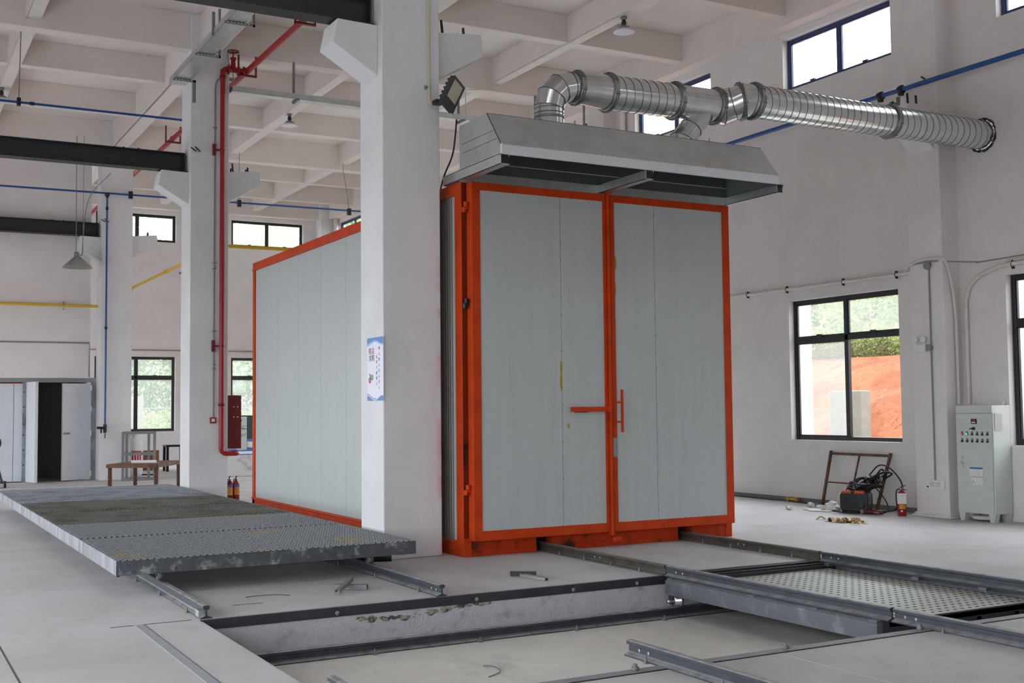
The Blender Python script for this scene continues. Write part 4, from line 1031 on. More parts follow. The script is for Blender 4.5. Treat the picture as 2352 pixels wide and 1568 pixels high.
obj('wave', poly([(u, .94 - .04 * math.cos(2.1 * PI * u)) for u in us[:9]] + [(u, .925 - .04 * math.cos(2.1 * PI * u)) for u in us[:9][::-1]], .0008), 'poster_blue', po)
def ptext(ch, u, v, size, mt, name='lettering'):
    b = basis(pp(u, v, .0009), (0, -1, 0), (0, 0, 1)); m = text_mesh(ch, size, b, .0003)
    if m.v: obj(name, m, mt, po)
for ch, u, v, mt in (('精', .19, .22, 'ink'), ('益', .37, .215, 'inkred'), ('求', .19, .335, 'ink'), ('精', .37, .33, 'ink')): ptext(ch, u, v, .078, mt)
for i, ch in enumerate('细心精心用心匠心'): ptext(ch, .75, .18 + i * .088, .042, 'inkgrey' if i % 2 else 'inkteal')
for i, (ch, mt) in enumerate(zip('品质才能称心', ('inkred', 'inkred', 'inkteal', 'inkteal', 'inkred', 'inkgrey'))): ptext(ch, .60, .31 + i * .085, .042, mt)
obj('emblem', M().tube([pp(.31 + .055 * math.cos(a), .63 + .035 * math.sin(a), .001) for a in [i * PI / 9 for i in range(18)]], .006, 5, closed=True), 'inkgreen', po)
obj('emblem', M().tube([pp(.18 + .05 * math.cos(a), .675 + .04 * math.sin(a), .001) for a in [i * PI / 9 for i in range(18)]], .006, 5, closed=True), 'inkred', po)
obj('emblem', M().tube([pp(.17, .57, .001), pp(.20, .62, .001)], .006, 5), 'inkteal', po)

# ------------------------------------------------------------------ control cabinet at the right wall
KX, KX1, KY0, KY1, KZ = 13.22, 13.585, 10.59, 11.185, 1.575
cb = thing('control_cabinet', 'pale grey electric control cabinet with rows of buttons by right wall', 'cabinet', (13.4, 10.89, 0))
obj('body', M().box(KX + .02, KX1, KY0, KY1, .11, KZ), 'cab', cb, .005)
obj('header', M().box(KX, KX + .02, KY0, KY1, 1.475, KZ), 'cab', cb, .003)
dr_ = obj('door', M().box(KX, KX + .019, KY0 + .02, KY1, .11, 1.465), 'cab', cb, .004)
m = M()
for y in (KY0, KY1 - .11):
    for x in (KX + .01, KX1 - .1):
        m.ext([(x, y, .11), (x, y + .11, .11), (x, y + .085, 0), (x, y + .025, 0)], (.09, 0, 0))
for i, (x, y) in enumerate(((KX + .01, KY0), (KX + .01, KY1 - .11), (KX1 - .1, KY0), (KX1 - .1, KY1 - .11))):
    obj('foot', M().ext([(x, y, .11), (x, y + .11, .11), (x, y + .085, 0), (x, y + .025, 0)], (.09, 0, 0)), 'cab', cb)
for x, y in ((KX1 - .06, KY0 + .06), (KX1 - .06, KY1 - .06)):
    obj('lifting_eye', M().ring((x, y, KZ + .03), (1, 0, 0), .018, .006, 14).cyl((x, y, KZ), (x, y, KZ + .015), .012, 8), 'white', cb)
g = M().box(KX + .05, KX + .2, KY0 - .012, KY0, 1.24, 1.475); vent = obj('vent', g, 'cab', cb)
m = M()
for i in range(13): m.box(KX + .06, KX + .19, KY0 - .0135, KY0 - .011, 1.252 + i * .0168, 1.259 + i * .0168)
obj('louvre', m, 'greytube', vent)
ds = obj('display', M().box(KX - .012, KX, 10.835, 10.925, 1.325, 1.395), 'black', dr_, .003)
mm_ = M()
for i in range(4): mm_.box(KX - .0135, KX - .012, 10.852 + i * .016, 10.863 + i * .016, 1.337, 1.355)
obj('digit', mm_, 'white', ds); obj('digit', M().box(KX - .0135, KX - .012, 10.87, 10.885, 1.372, 1.382), 'glow_red', ds)
obj('switch', M().cyl((KX, 10.885, 1.262), (KX - .03, 10.885, 1.262), .02, 12).box(KX - .042, KX - .03, 10.875, 10.93, 1.255, 1.27), 'black', dr_)
cols = [['glow_red', 'glow_green', 'black', 'greenplug', 'black', 'black'], ['black', 'black', 'red', 'black', 'black', 'black']]
for r, z in enumerate((1.185, 1.09)):
    for c in range(6):
        y = 11.085 - c * .083
        m = M().lathe([(.001, .012), (.016, .012), (.019, 0)], (KX, y, z), (-1, 0, 0), 14); k = obj('button', m, 'black', dr_)
        obj('cap', M().ball((KX - .012, y, z), (.012, .013, .013), 10), cols[r][c], k)
        obj('name_tag', M().box(KX - .002, KX, y - .016, y + .016, z + .022, z + .034), 'black', k)
        if cols[r][c] == 'black': obj('lever', M().bar((KX - .022, y - .01, z + .012), (KX - .022, y + .012, z - .014), .008, .008), 'inkgrey', k)
obj('latch', M().box(KX - .012, KX, 11.075, 11.11, .73, .80).bar((KX - .016, 11.08, .885), (KX - .012, 11.125, .81), .012, .012), 'chrome', dr_)
obj('key_hole', M().ball((KX - .012, 11.092, .78), (.004, .008, .008), 8).ball((KX - .012, 11.092, .755), (.004, .006, .006), 8), 'black', dr_)
lp = obj('label_plate', M().box(KX - .002, KX, 10.765, 10.975, .50, .735), 'cab', dr_)
lp = obj('notice', M().box(KX - .003, KX, 10.765, 10.975, .62, .735), 'paper', dr_)
obj('band', M().box(KX - .0036, KX - .003, 10.765, 10.975, .71, .735), 'label_blue', lp)
m = M()
for i in range(5): m.box(KX - .0036, KX - .003, 10.79 + random.uniform(0, .02), 10.955, .629 + i * .015, .631 + i * .015)
obj('print', m, 'inkgrey', lp)
nt_ = obj('notice', M().box(KX - .003, KX, 10.765, 10.95, .50, .59), 'paper', dr_)
m = M()
for i in range(4): m.box(KX - .0036, KX - .003, 10.775 + .008 * (i % 2), 10.88, .513 + i * .018, .515 + i * .018)
obj('print', m, 'inkgrey', nt_)
tri = [Vector((KX - .0036, 10.945, .51)), Vector((KX - .0036, 10.895, .51)), Vector((KX - .0036, 10.92, .565))]
m = M().tube(tri, .003, 5, closed=True); m.box(KX - .004, KX - .003, 10.918, 10.922, .528, .548).box(KX - .004, KX - .003, 10.918, 10.922, .518, .523); obj('warning_sign', m, 'ink', nt_)
obj('pen_mark', M().tube(spline([(KX - .001, 10.78, 1.42), (KX - .001, 10.74, 1.40), (KX - .001, 10.71, 1.43), (KX - .001, 10.67, 1.40)], 4), .0008, 4).tube(spline([(KX - .001, 10.79, 1.37), (KX - .001, 10.73, 1.375), (KX - .001, 10.66, 1.36)], 4), .0008, 4).tube(spline([(KX - .001, 10.77, 1.335), (KX - .001, 10.72, 1.345), (KX - .001, 10.64, 1.33)], 4), .0008, 4), 'inkgrey', dr_)
tag(obj('hose_coil', M().tube([(13.4 + .13 * math.cos(a), 10.89 + .17 * math.sin(a), .035 + .002 * a) for a in [i * .3 for i in range(44)]], .022, 8), 'pvc'), 'coil of white flexible hose on the floor under the control cabinet', 'hose')

# ------------------------------------------------------------------ conduits and fittings on the right wall
def wallcon(name, label, pts, r, mt, clamps=(), cat='conduit', grp='conduits on the right wall'):
    t = thing(name, label, cat, pts[len(pts) // 2], grp); obj('tube', M().tube(pts, r, 10), mt, t)
    for p in clamps:
        m = M(); m.ring(p, (0, 1, 0), r + .004, .005, 14); m.box(p[0] - .01, p[0] + .05, p[1] - .008, p[1] + .008, p[2] + r, p[2] + r + .03).box(p[0] - .01, p[0] + .05, p[1] - .008, p[1] + .008, p[2] - r - .03, p[2] - r); obj('saddle', m, 'black', t)
    return t
wallcon('wall_conduit', 'long white conduit along the right wall above the open window', [(13.565, 36.8, 3.56), (13.565, 12.25, 3.56), (13.55, 12.18, 3.565), (13.5, 12.12, 3.585)], .027, 'pvc', [(13.565, y, 3.56) for y in (12.5, 13.6, 14.9, 15.9, 17.5, 19, 21)])
wallcon('wall_conduit', 'white conduit curving over the column corner then down its side', spline([(13.5, 12.12, 3.585), (13.24, 12.0, 3.60), (13.222, 11.75, 3.66), (13.222, 11.45, 3.67), (13.26, 11.325, 3.63), (13.38, 11.325, 3.35), (13.45, 11.325, 2.9), (13.46, 11.325, 2.4), (13.46, 11.325, 1.6)], 6), .023, 'pvc')
wallcon('wall_conduit', 'white conduit from the right edge bending down behind the cabinet', spline([(13.56, 6.5, 3.56), (13.56, 10.2, 3.50), (13.56, 10.75, 3.46), (13.56, 11.08, 3.33), (13.56, 11.22, 3.1), (13.56, 11.235, 2.8), (13.56, 11.235, 1.6)], 7), .03, 'pvc', [(13.56, 10.45, 3.485)])
wallcon('wall_conduit', 'thinner white conduit just above the one entering at right edge', [(13.58, 6.5, 3.63), (13.58, 10.55, 3.545)], .019, 'pvc')
wallcon('wall_cable', 'thin grey cable spanning from the column to the right edge', spline([(13.225, 11.9, 3.62), (13.225, 11.5, 3.63), (13.5, 11.0, 3.58), (13.55, 10.6, 3.585), (13.57, 6.5, 3.68)], 5), .009, 'greytube', cat='cable', grp=None)
jb = wallcon('wall_conduit', 'thin grey conduit straight down the front of right column', [(13.238, 11.59, 3.53), (13.238, 11.59, .52)], .012, 'greytube')
obj('junction_box', M().cyl((13.25, 11.6, 3.58), (13.2, 11.6, 3.58), .06, 8), 'greytube', jb)
el = thing('emergency_light', 'white twin-head emergency light on the right column', 'emergency light', (13.22, 11.75, 2.34))
obj('body', M().box(13.19, 13.25, 11.66, 11.85, 2.345, 2.455), 'white', el, .006)
for y in (11.85, 11.705): obj('lamp_head', M().lathe([(.02, .03), (.045, .025), (.05, -.015), (.04, -.022), (.001, -.024)], (13.215, y, 2.53), (1, .0, 0), 18).cyl((13.225, y - .02, 2.45), (13.225, y, 2.5), .008, 6), 'white', el)
obj('switch_box', M().cyl((13.25, 11.605, 2.405), (13.2, 11.605, 2.405), .045, 8).box(13.22, 13.25, 11.56, 11.66, 2.38, 2.43), 'greytube', el)
sp = thing('socket_panel', 'white socket strip low on the front of right column', 'socket', (13.235, 11.58, .40))
obj('plate', M().box(13.215, 13.25, 11.42, 11.745, .40, .525), 'white', sp, .006)
obj('socket', M().box(13.212, 13.216, 11.6, 11.665, .43, .5), 'cab', sp); obj('socket', M().box(13.212, 13.216, 11.48, 11.56, .43, .5), 'cab', sp)
obj('plug_pin', M().box(13.211, 13.216, 11.69, 11.72, .42, .44), 'black', sp)
# white downpipes
for y, lb in ((19.62, 'white downpipe on the right wall seen between duct and hood'), (36.45, 'white downpipe in the far right corner above the oven')):
    tag(obj('downpipe', M().tube([(13.5, y, 0), (13.5, y, 7.95)], .075, 14), 'pvc'), lb, 'pipe', 'white downpipes')

# ------------------------------------------------------------------ things below the open window
rf = thing('rusty_frame', 'rusty steel frame leaning against the wall below the open window', 'frame', (13.4, 13.3, 0))
A, B, C_, D_ = Vector((13.33, 13.93, .02)), Vector((13.565, 13.95, .87)), Vector((13.565, 12.72, .86)), Vector((13.33, 12.72, .02))
D_ = Vector((13.34, 12.80, .02)); C_ = Vector((13.565, 12.70, .865))
for a, b in ((A, B), (D_, C_)): obj('post', M().bar(a, b, .042, .03, (1, 0, 0)), 'rust', rf)
tv = lambda a, b, k: a + (b - a) * k
obj('top_rail', M().bar(tv(A, B, .95), tv(D_, C_, .95), .03, .04), 'rust', rf)
obj('mid_rail', M().bar(tv(A, B, .42), tv(D_, C_, .42), .02, .022), 'rust', rf)
obj('centre_bar', M().bar(tv(tv(A, B, .42), tv(D_, C_, .42), .5), tv(tv(A, B, .95), tv(D_, C_, .95), .5), .022, .02, (1, 0, 0)), 'rust', rf)
obj('lug', M().bar(tv(A, B, .8), tv(A, B, .8) + Vector((-.01, -.05, .01)), .015, .01), 'rust', rf); obj('lug', M().bar(tv(D_, C_, .78), tv(D_, C_, .78) + Vector((-.01, .06, -.005)), .015, .01), 'rust', rf); obj('lug', M().bar(tv(A, B, .12), tv(A, B, .12) + Vector((-.01, -.045, 0)), .015, .01), 'rust', rf)

wd = thing('welding_machine', 'black welding machine with orange handle bars below the rusty frame', 'welder', (12.98, 12.65, 0))
nf = Vector((-.84, -.54, 0)).normalized(); rr = Vector((-nf.y, nf.x, 0)); rr = -rr if rr.dot(Vector((0, -1, 0))) < 0 else rr
O = Vector((12.80, 12.72, 0))
wm = Matrix(((rr.x, -nf.x, 0, O.x), (rr.y, -nf.y, 0, O.y), (0, 0, 1, 0), (0, 0, 0, 1)))   # local x = right, y = back, z = up
def W(m): return m.xf(wm)
obj('case', W(M().ext([(-.17, 0, .04), (.17, 0, .04), (.19, 0, .10), (.19, 0, .26), (.16, 0, .31), (-.16, 0, .31), (-.19, 0, .26), (-.19, 0, .10)], (0, .4, 0))), 'black', wd, .008)
obj('front_ring', W(M().ext([(-.18, -.02, .03), (.18, -.02, .03), (.205, -.02, .09), (.205, -.02, .27), (.17, -.02, .325), (-.17, -.02, .325), (-.205, -.02, .27), (-.205, -.02, .09)], (0, .035, 0))), 'black', wd, .01)
obj('handle_bar', W(M().box(-.165, -.04, -.035, .02, .295, .335)), 'redorange', wd, .005); obj('handle_bar', W(M().box(.01, .155, -.035, .02, .29, .335)), 'redorange', wd, .005)
obj('handle_bar', W(M().box(-.04, .01, -.03, .01, .30, .325)), 'black', wd, .004)
obj('socket', W(M().lathe([(.045, 0), (.045, .03), (.03, .035), (.001, .03)], (.11, -.02, .12), (0, -1, 0), 18)), 'flood', wd)
obj('fan_grille', W(M().ring((-.06, -.022, .17), (0, 1, 0), .09, .008, 24).ring((-.06, -.022, .17), (0, 1, 0), .05, .006, 20)), 'flood', wd)
sp_ = obj('side_panel', W(M().ext([(.191, .06, .13), (.191, .26, .13), (.191, .30, .29), (.191, .02, .29)], (.004, 0, 0))), 'greytube', wd)
bt = basis(wm @ Vector((.1965, .17, .2)), wm.to_3x3() @ Vector((0, 1, 0)), (0, 0, 1)); m = text_mesh('tt', .12, bt, .0005)
if m.v: obj('lettering', m, 'ink', sp_)
for x in (-.15, .15):
    for y in (.03, .36): obj('foot', W(M().box(x - .03, x + .03, y - .03, y + .03, 0, .045)), 'rubber', wd)
def loops(n, seed, c, rad, zc, r, label, mt='rubber', squash=.6, grp='cables heaped on the welder'):
    rnd = random.Random(seed); pts = []
    k = 9
    for i in range(n * k):
        a = 2 * PI * i / k; q = rad * (1 + .25 * math.sin(i * .37 + seed)); ph = i / (n * k)
        pts.append((c[0] + q * math.cos(a) * .7 + rnd.uniform(-.02, .02), c[1] + q * math.sin(a) + rnd.uniform(-.02, .02) + .1 * math.sin(i * .09 + seed), zc + squash * rad * math.sin(a + seed * 1.3 + ph) + rnd.uniform(-.02, .02) + .03 * ph))
    return tag(obj('cable_coil', M().tube(spline(pts, 4), r, 7), mt), label, 'cable', grp)
loops(7, 1, (13.02, 12.70, 0), .16, .41, .013, 'heaped coil of black welding cable on top of the welder')
loops(5, 2, (13.08, 12.55, 0), .14, .50, .012, 'raised loops of black cable at the right end of the heap', squash=.75)
loops(5, 7, (12.98, 12.62, 0), .15, .36, .011, 'slack black cable draped over the right half of the welder', squash=.3)
loops(4, 3, (12.93, 12.80, 0), .14, .37, .010, 'thin dark grey lead tangled at the front of the heap', 'flood', .35)
tag(obj('loose_cable', M().tube(spline([(13.1, 12.7, .55), (13.15, 12.55, .70), (13.2, 12.38, .66), (13.2, 12.17, .45), (13.15, 12.14, .2), (13.1, 12.25, .06), (13.0, 12.5, .03)], 8), .011, 8), 'rubber'), 'black cable looping wide over toward the fire extinguisher', 'cable')
tag(obj('loose_cable', M().tube(spline([(13.15, 12.75, .45), (13.2, 12.6, .3), (13.2, 12.45, .12), (13.1, 12.4, .02), (12.95, 12.6, .015), (12.9, 12.75, .015)], 8), .010, 8), 'rubber'), 'black cable drooping from the heap to floor beside the frame', 'cable')
tag(obj('loose_cable', M().tube(spline([(13.02, 12.85, .40), (13.03, 13.0, .42), (13.08, 13.2, .25), (13.1, 13.33, .12)], 8), .011, 8), 'rubber'), 'black cable end hanging out left of the welder', 'cable')
tag(obj('loose_cable', M().tube(spline([(13.53, 22, .012), (13.5, 16, .012), (13.45, 14.6, .012), (13.2, 13.9, .012), (12.75, 13.1, .012), (12.7, 12.7, .012), (12.95, 12.3, .012)], 8), .009, 6), 'rubber'), 'black mains lead along the foot of the right wall', 'cable')

ex = thing('fire_extinguisher', 'red fire extinguisher with white tag beside the right column', 'fire extinguisher', (13.06, 12.05, 0))
def extinguisher(t, x, y, tags=True, mt='red', dark=False):
    obj('cylinder', M().lathe([(.001, 0), (.058, 0), (.062, .012), (.062, .30), (.05, .335), (.022, .355), (.02, .375)], (x, y, 0), n=22), mt, t)
    obj('base_ring', M().lathe([(.0625, .085), (.0635, .085), (.0635, .095), (.0625, .095)], (x, y, 0), n=22), 'darkred', t)
    hd_ = M().lathe([(.02, 0), (.026, .005), (.024, .03), (.001, .035)], (x, y, .372), n=12); h = obj('valve_head', hd_, 'chrome', t)
    obj('handle', M().bar((x - .01, y + .02, .395), (x - .02, y - .10, .375), .02, .008).bar((x, y + .02, .405), (x - .01, y - .085, .44), .02, .008), 'black', h)
    obj('hose', M().tube(spline([(x, y + .02, .385), (x - .02, y + .07, .36), (x - .02, y + .085, .25), (x - .02, y + .07, .12)], 6), .009, 8), 'rubber', t)
    cyl = lambda a0, a1, z0, z1, r: M().add([(x + r * math.cos(a), y + r * math.sin(a), z) for z in (z0, z1) for a in [a0 + (a1 - a0) * i / 10 for i in range(11)]], [(i, i + 1, 12 + i, 11 + i) for i in range(10)], True)
    if tags:
        obj('label', cyl(PI + .1, PI * 1.55, .10, .17, .0635), 'amber', t)
        obj('white_label', cyl(PI + .5, PI * 1.3, .06, .085, .0635), 'paper', t)
        f = Vector((-.72, -.69, 0)); s = Vector((-f.y, f.x, 0)) * .062; o_ = Vector((x, y, 0)) + f * .066
        obj('tag', M().ext([o_ + s + Vector((0, 0, .175)), o_ - s + Vector((0, 0, .175)), o_ - s + Vector((0, 0, .325)), o_ + s + Vector((0, 0, .325))], f * .001), 'paper', t)
        o2 = o_ + f * .0012
        obj('tag_print', M().ext([o2 + s * .8 + Vector((0, 0, .29)), o2 - s * .8 + Vector((0, 0, .29)), o2 - s * .8 + Vector((0, 0, .293)), o2 + s * .8 + Vector((0, 0, .293))], f * .0004).ext([o2 + s * .3 + Vector((0, 0, .23)), o2 - s * .2 + Vector((0, 0, .23)), o2 - s * .2 + Vector((0, 0, .233)), o2 + s * .3 + Vector((0, 0, .233))], f * .0004), 'inkgrey', t)
    else:
        obj('label', cyl(PI * 1.25, PI * 1.75, .10, .24, .0635), 'amber', t); obj('white_label', cyl(PI * 1.25, PI * 1.75, .24, .28, .0637), 'label_blue', t)
extinguisher(ex, 13.06, 12.05)
ex2 = thing('fire_extinguisher', 'red fire extinguisher with amber label, right one beside hydrant column', 'fire extinguisher', (5.83, 20.9, 0), 'extinguishers by the hydrant column')
extinguisher(ex2, 5.83, 20.9, False)
ex3 = thing('fire_extinguisher', 'darker fire extinguisher half hidden, left one beside hydrant column', 'fire extinguisher', (5.68, 20.8, 0), 'extinguishers by the hydrant column')
extinguisher(ex3, 5.70, 20.86, False, 'darkred')

# small things on the floor
tr = thing('tape_roll', 'cream roll of tape on the floor left of welder', 'tape', (12.7, 13.2, 0))
obj('roll', M().lathe([(.03, 0), (.052, 0), (.052, .075), (.03, .075), (.03, 0)], (12.72, 13.26, 0.006), n=22), mat('cream_tape', (214, 204, 178), .5), tr)
pb = M(); rnd = random.Random(5)
pts = []
for i in range(9):
    for j in range(8):
        a = 2 * PI * i / 9; r = [.12, .14, .12, .09, .07, .05, .025, .005][j] * (1 + rnd.uniform(-.3, .3)); pts.append((12.83 + r * math.cos(a) * .9, 13.2 + r * math.sin(a) * 1.1, [0.004, .03, .07, .1, .125, .14, .15, .155][j]))
pb.add(pts, [(i * 8 + j, ((i + 1) % 9) * 8 + j, ((i + 1) % 9) * 8 + j + 1, i * 8 + j + 1) for i in range(9) for j in range(7)])
tag(obj('plastic_bag', pb, 'bagwhite'), 'crumpled white plastic bag against left side of the welder', 'bag')
mb = M(); mb.lathe([(.001, 0), (.07, .01), (.085, .08), (.075, .16), (.05, .22), (.03, .25), (.001, .26)], (13.12, 13.3, .0), n=12); tag(obj('cloth_sack', mb, mat('beige_cloth', (206, 198, 176), .8, var=.2, vs=20)), 'small beige cloth sack between the rusty frame and welder', 'sack')
tag(obj('plastic_sheet', M().ext([(12.62, 13.6, .004), (12.5, 13.3, .004), (12.62, 13.05, .004), (12.85, 13.15, .004), (12.8, 13.5, .004)], (0, 0, .012)), 'bagwhite'), 'flat white plastic packaging on the floor before the tape roll', 'packaging')
ct = thing('sealant_cartridge', 'white sealant cartridge with green end alone on floor', 'cartridge', (12.45, 13.72, 0))
obj('tube', M().cyl((12.40, 13.64, .026), (12.49, 13.80, .026), .024, 14), 'paper', ct); obj('cap', M().cyl((12.49, 13.80, .026), (12.515, 13.845, .026), .0245, 14), 'greenplug', ct)
ct = thing('sealant_cartridge', 'white and green sealant cartridge lying next to the tape roll', 'cartridge', (12.8, 13.5, 0))
obj('tube', M().cyl((12.82, 13.42, .05), (12.93, 13.62, .03), .024, 14), 'paper', ct); obj('cap', M().cyl((12.93, 13.62, .03), (12.955, 13.665, .028), .0245, 14), 'greenplug', ct)
sc = thing('spray_can', 'white spray can lying by the foot of the rusty frame', 'can', (13.1, 13.9, 0))
obj('can', M().cyl((13.0, 13.8, .04), (13.08, 13.95, .04), .033, 14), 'bagwhite', sc); obj('cap', M().cyl((13.08, 13.95, .04), (13.11, 14.0, .04), .028, 14), mat('brown_cap', (130, 110, 92), .5), sc)
lv = thing('tape_dispenser', 'yellow tape gun lying on the grey skirting left of window', 'tool', (13.5, 14.85, .0))
obj('bar', M().bar((13.5, 14.9, .05), (13.5, 14.72, .05), .03, .03), 'yellow', lv); obj('end', M().box(13.47, 13.53, 14.87, 14.93, .01, .08), 'tan', lv); obj('end', M().box(13.47, 13.53, 14.67, 14.74, .01, .08), 'tan', lv)
ag = thing('angle_grinder', 'red hand grinder on the floor left of right extinguisher', 'tool', (12.85, 12.4, 0))
obj('body', M().tube([(12.80, 12.55, .03), (12.84, 12.48, .04), (12.9, 12.38, .04), (12.94, 12.3, .03)], [.02, .03, .03, .018], 12), 'darkred', ag); obj('head', M().cyl((12.79, 12.56, .0), (12.79, 12.56, .06), .03, 12), 'greytube', ag)
for i, (a, b) in enumerate((((13.0, 12.75, .03), (12.9, 12.35, .06)), ((12.95, 12.72, .04), (12.85, 12.3, .03)))):
    tag(obj('metal_strip', M().bar(a, b, .03, .012), 'galv'), ('bright metal strip lying over the hand grinder' if i == 0 else 'bright metal strip lying below the hand grinder'), 'strip')
rnd = random.Random(11)
def scraps(n, c, rx, ry, label):
    m = M()
    for i in range(n):
        x, y = c[0] + rnd.gauss(0, rx), c[1] + rnd.gauss(0, ry); a = rnd.uniform(0, PI); h = rnd.uniform(.005, .06); w = .024
        d = Vector((math.cos(a), math.sin(a), 0)) * rnd.uniform(.04, .1); s = Vector((-d.y, d.x, 0)).normalized() * w
        p = [Vector((x, y, .004)) - d, Vector((x, y, h)), Vector((x, y, .004)) + d]
        for q0, q1 in zip(p, p[1:]): m.add([q0 - s, q1 - s, q1 + s, q0 + s], [(0, 1, 2, 3)])
    o = tag(obj('packing_tape_scraps', m, 'tan'), label, 'tape scraps'); o['kind'] = 'stuff'; return o
scraps(46, (11.76, 11.83), .085, .13, 'crumpled heap of torn brown packing tape on the bare floor')
tag(obj('pebble', M().ball((11.62, 12.0, .03), (.04, .035, .03), 8), 'flood'), 'dark lump at left end of the brown tape scraps', 'lump')

# ------------------------------------------------------------------ rear work area
P2 = Vector((5.10, 24.06, 0)); da = Vector((-.87, .5, 0)); db = Vector((.5, .87, 0)); TH = .555
tb = thing('steel_workbench', 'low rusty steel workbench frame between the two far columns', 'workbench', tuple(P2 + da * .5 + db * .75))
m = M(); q = [P2, P2 + da * 1.0, P2 + da * 1.0 + db * 1.6, P2 + db * 1.6]
for i in range(4): m.bar(q[i] + Vector((0, 0, TH - .035)), q[(i + 1) % 4] + Vector((0, 0, TH - .035)), .06, .07)
obj('frame', m, 'rust', tb)
obj('top_plate', M().ext([p + Vector((0, 0, TH)) for p in q], (0, 0, .006)), 'rust', tb)
for i in range(4):
    p = q[i] + ((q[(i + 2) % 4] - q[i]).normalized()) * .06; obj('leg', M().box(p.x - .035, p.x + .035, p.y - .035, p.y + .035, 0, TH - .07), 'rust', tb)
pk = P2 + da * .45 + db * .5
tag(obj('paper_packet', M().ext([pk + Vector((-.22, .1, TH + .007)), pk + Vector((.22, -.15, TH + .007)), pk + Vector((.27, -.02, TH + .007)), pk + Vector((-.16, .24, TH + .007))], (0, 0, .05)), 'paper'), 'white paper packet lying on the rusty workbench', 'packet')
sf = thing('steel_stand', 'grey square tube stand behind the rusty workbench', 'stand', (5.57, 28.3, 0))
F = [(5.21, 28.25), (5.93, 28.25)]; Bk = [(5.37, 28.66), (5.88, 28.66)]
for x, y in F: obj('leg', M().box(x - .028, x + .028, y - .028, y + .028, 0, 1.15), 'greysteel', sf)
for x, y in Bk: obj('leg', M().box(x - .028, x + .028, y - .028, y + .028, 0, 1.15), 'greysteel', sf)
for z in (.03, .62, 1.12):
    m = M(); m.box(5.21, 5.93, 28.225, 28.275, z - .03, z + .03); m.box(5.37, 5.88, 28.635, 28.685, z - .03, z + .03); m.bar((5.21, 28.25, z), (5.37, 28.66, z), .05, .06); m.bar((5.93, 28.25, z), (5.88, 28.66, z), .05, .06); obj('rail', m, 'greysteel', sf)
wb = thing('woven_sack', 'tall white woven sack with red print behind the grey stand', 'sack', (5.83, 29.9, 0))
obj('sack', M().lathe([(.001, 0), (.15, .0), (.19, .1), (.2, .5), (.19, .85), (.12, .95), (.06, 1.0), (.1, 1.05), (.12, 1.1), (.05, 1.09), (.001, 1.08)], (5.80, 29.9, 0), n=16), 'bagwhite', wb)
m = M()
for z0, z1 in ((.62, .65), (.4, .55)):
    for k in (range(1) if z1 - z0 < .05 else range(4)):
        a0, a1 = (4.1, 5.4) if z1 - z0 < .05 else (4.15 + k * .32, 4.35 + k * .32)
        m.add([(5.8 + .203 * math.cos(a), 29.9 + .203 * math.sin(a), z) for z in (z0, z1) for a in [a0 + (a1 - a0) * i / 6 for i in range(7)]], [(i, i + 1, 8 + i, 7 + i) for i in range(6)])
obj('print', m, 'inkred', wb)
st = thing('steel_stool', 'black angle steel stand seen left of the second column', 'stand', (7.3, 32.2, 0))
for x in (7.06, 7.5):
    for y in (32.0, 32.4): obj('leg', M().box(x - .03, x + .03, y - .03, y + .03, 0, .66), 'black', st)
obj('top', M().box(7.02, 7.9, 31.97, 32.43, .66, .71), 'black', st); obj('rail', M().box(7.02, 7.6, 31.98, 32.02, .2, .25), 'black', st)
tag(obj('wooden_board', M().box(5.75, 7.05, 33.0, 33.06, 0, .55).box(6.2, 6.6, 32.95, 33.0, .0, .45), 'woodbit'), 'reddish brown board on edge against the back behind the stand', 'board')
tag(obj('steel_plate_strip', M().bar((5.5, 31.0, .02), (6.4, 30.4, .02), .12, .03), 'edge'), 'dark flat steel strip on the floor behind the grey stand', 'strip')
# pale stone plinth with cartons
tag(obj('stone_plinth', M().box(7.3, 9.6, 28.4, 29.3, 0, .52), 'marble', None, .02), 'pale stone plinth on the floor behind the red hydrant cabinet', 'plinth')
def carton(x0, x1, y0, y1, z0, z1, label, group='blue and white cartons on the plinth'):
    t = thing('carton', label, 'carton', ((x0 + x1) / 2, (y0 + y1) / 2, z0), group)
    h = z1 - z0; obj('box', M().box(x0, x1, y0, y1, z0, z1), 'paper', t, .004)
    m = M(); m.box(x0 - .002, x1 + .002, y0 - .002, y1 + .002, z0 + h * .78, z1 + .002); m.box(x0 - .002, x1 + .002, y0 - .002, y1 + .002, z0 - .0, z0 + h * .22); obj('band', m, 'label_blue', t)
carton(7.55, 7.95, 28.45, 28.75, .52, .66, 'low blue and white carton at the left end of plinth')
carton(7.98, 8.8, 28.45, 28.75, .52, .64, 'low blue and white carton right of the other on plinth')
carton(8.34, 8.72, 28.6, 28.9, .64, .9, 'tall blue and white carton stacked beside the oven edge')
carton(7.72, 7.95, 28.8, 29.05, .52, 1.02, 'upright blue and white carton behind the red cabinet')
tag(obj('paper_bag', M().ext([(7.95, 28.5, .64), (8.13, 28.5, .64), (8.1, 28.5, .74), (8.0, 28.5, .76)], (0, .2, 0)), 'marble'), 'small crumpled grey paper bag between the cartons', 'bag')
cp = thing('compressor_unit', 'white and dark green machine cabinet behind the red hydrant cabinet', 'machine', (8.3, 30.4, 0))
obj('body', M().box(7.9, 8.84, 30.0, 31.0, 0, 1.49), 'darkgreen', cp, .01)
fc = obj('front_panel', M().box(7.92, 8.645, 29.985, 30.0, .05, 1.46), 'cab', cp)
obj('gauge', M().cyl((8.48, 29.985, 1.36), (8.48, 29.97, 1.36), .03, 12), 'black', fc)
obj('trim_line', M().box(8.3, 8.64, 29.982, 29.985, 1.215, 1.225), 'inkgrey', fc)
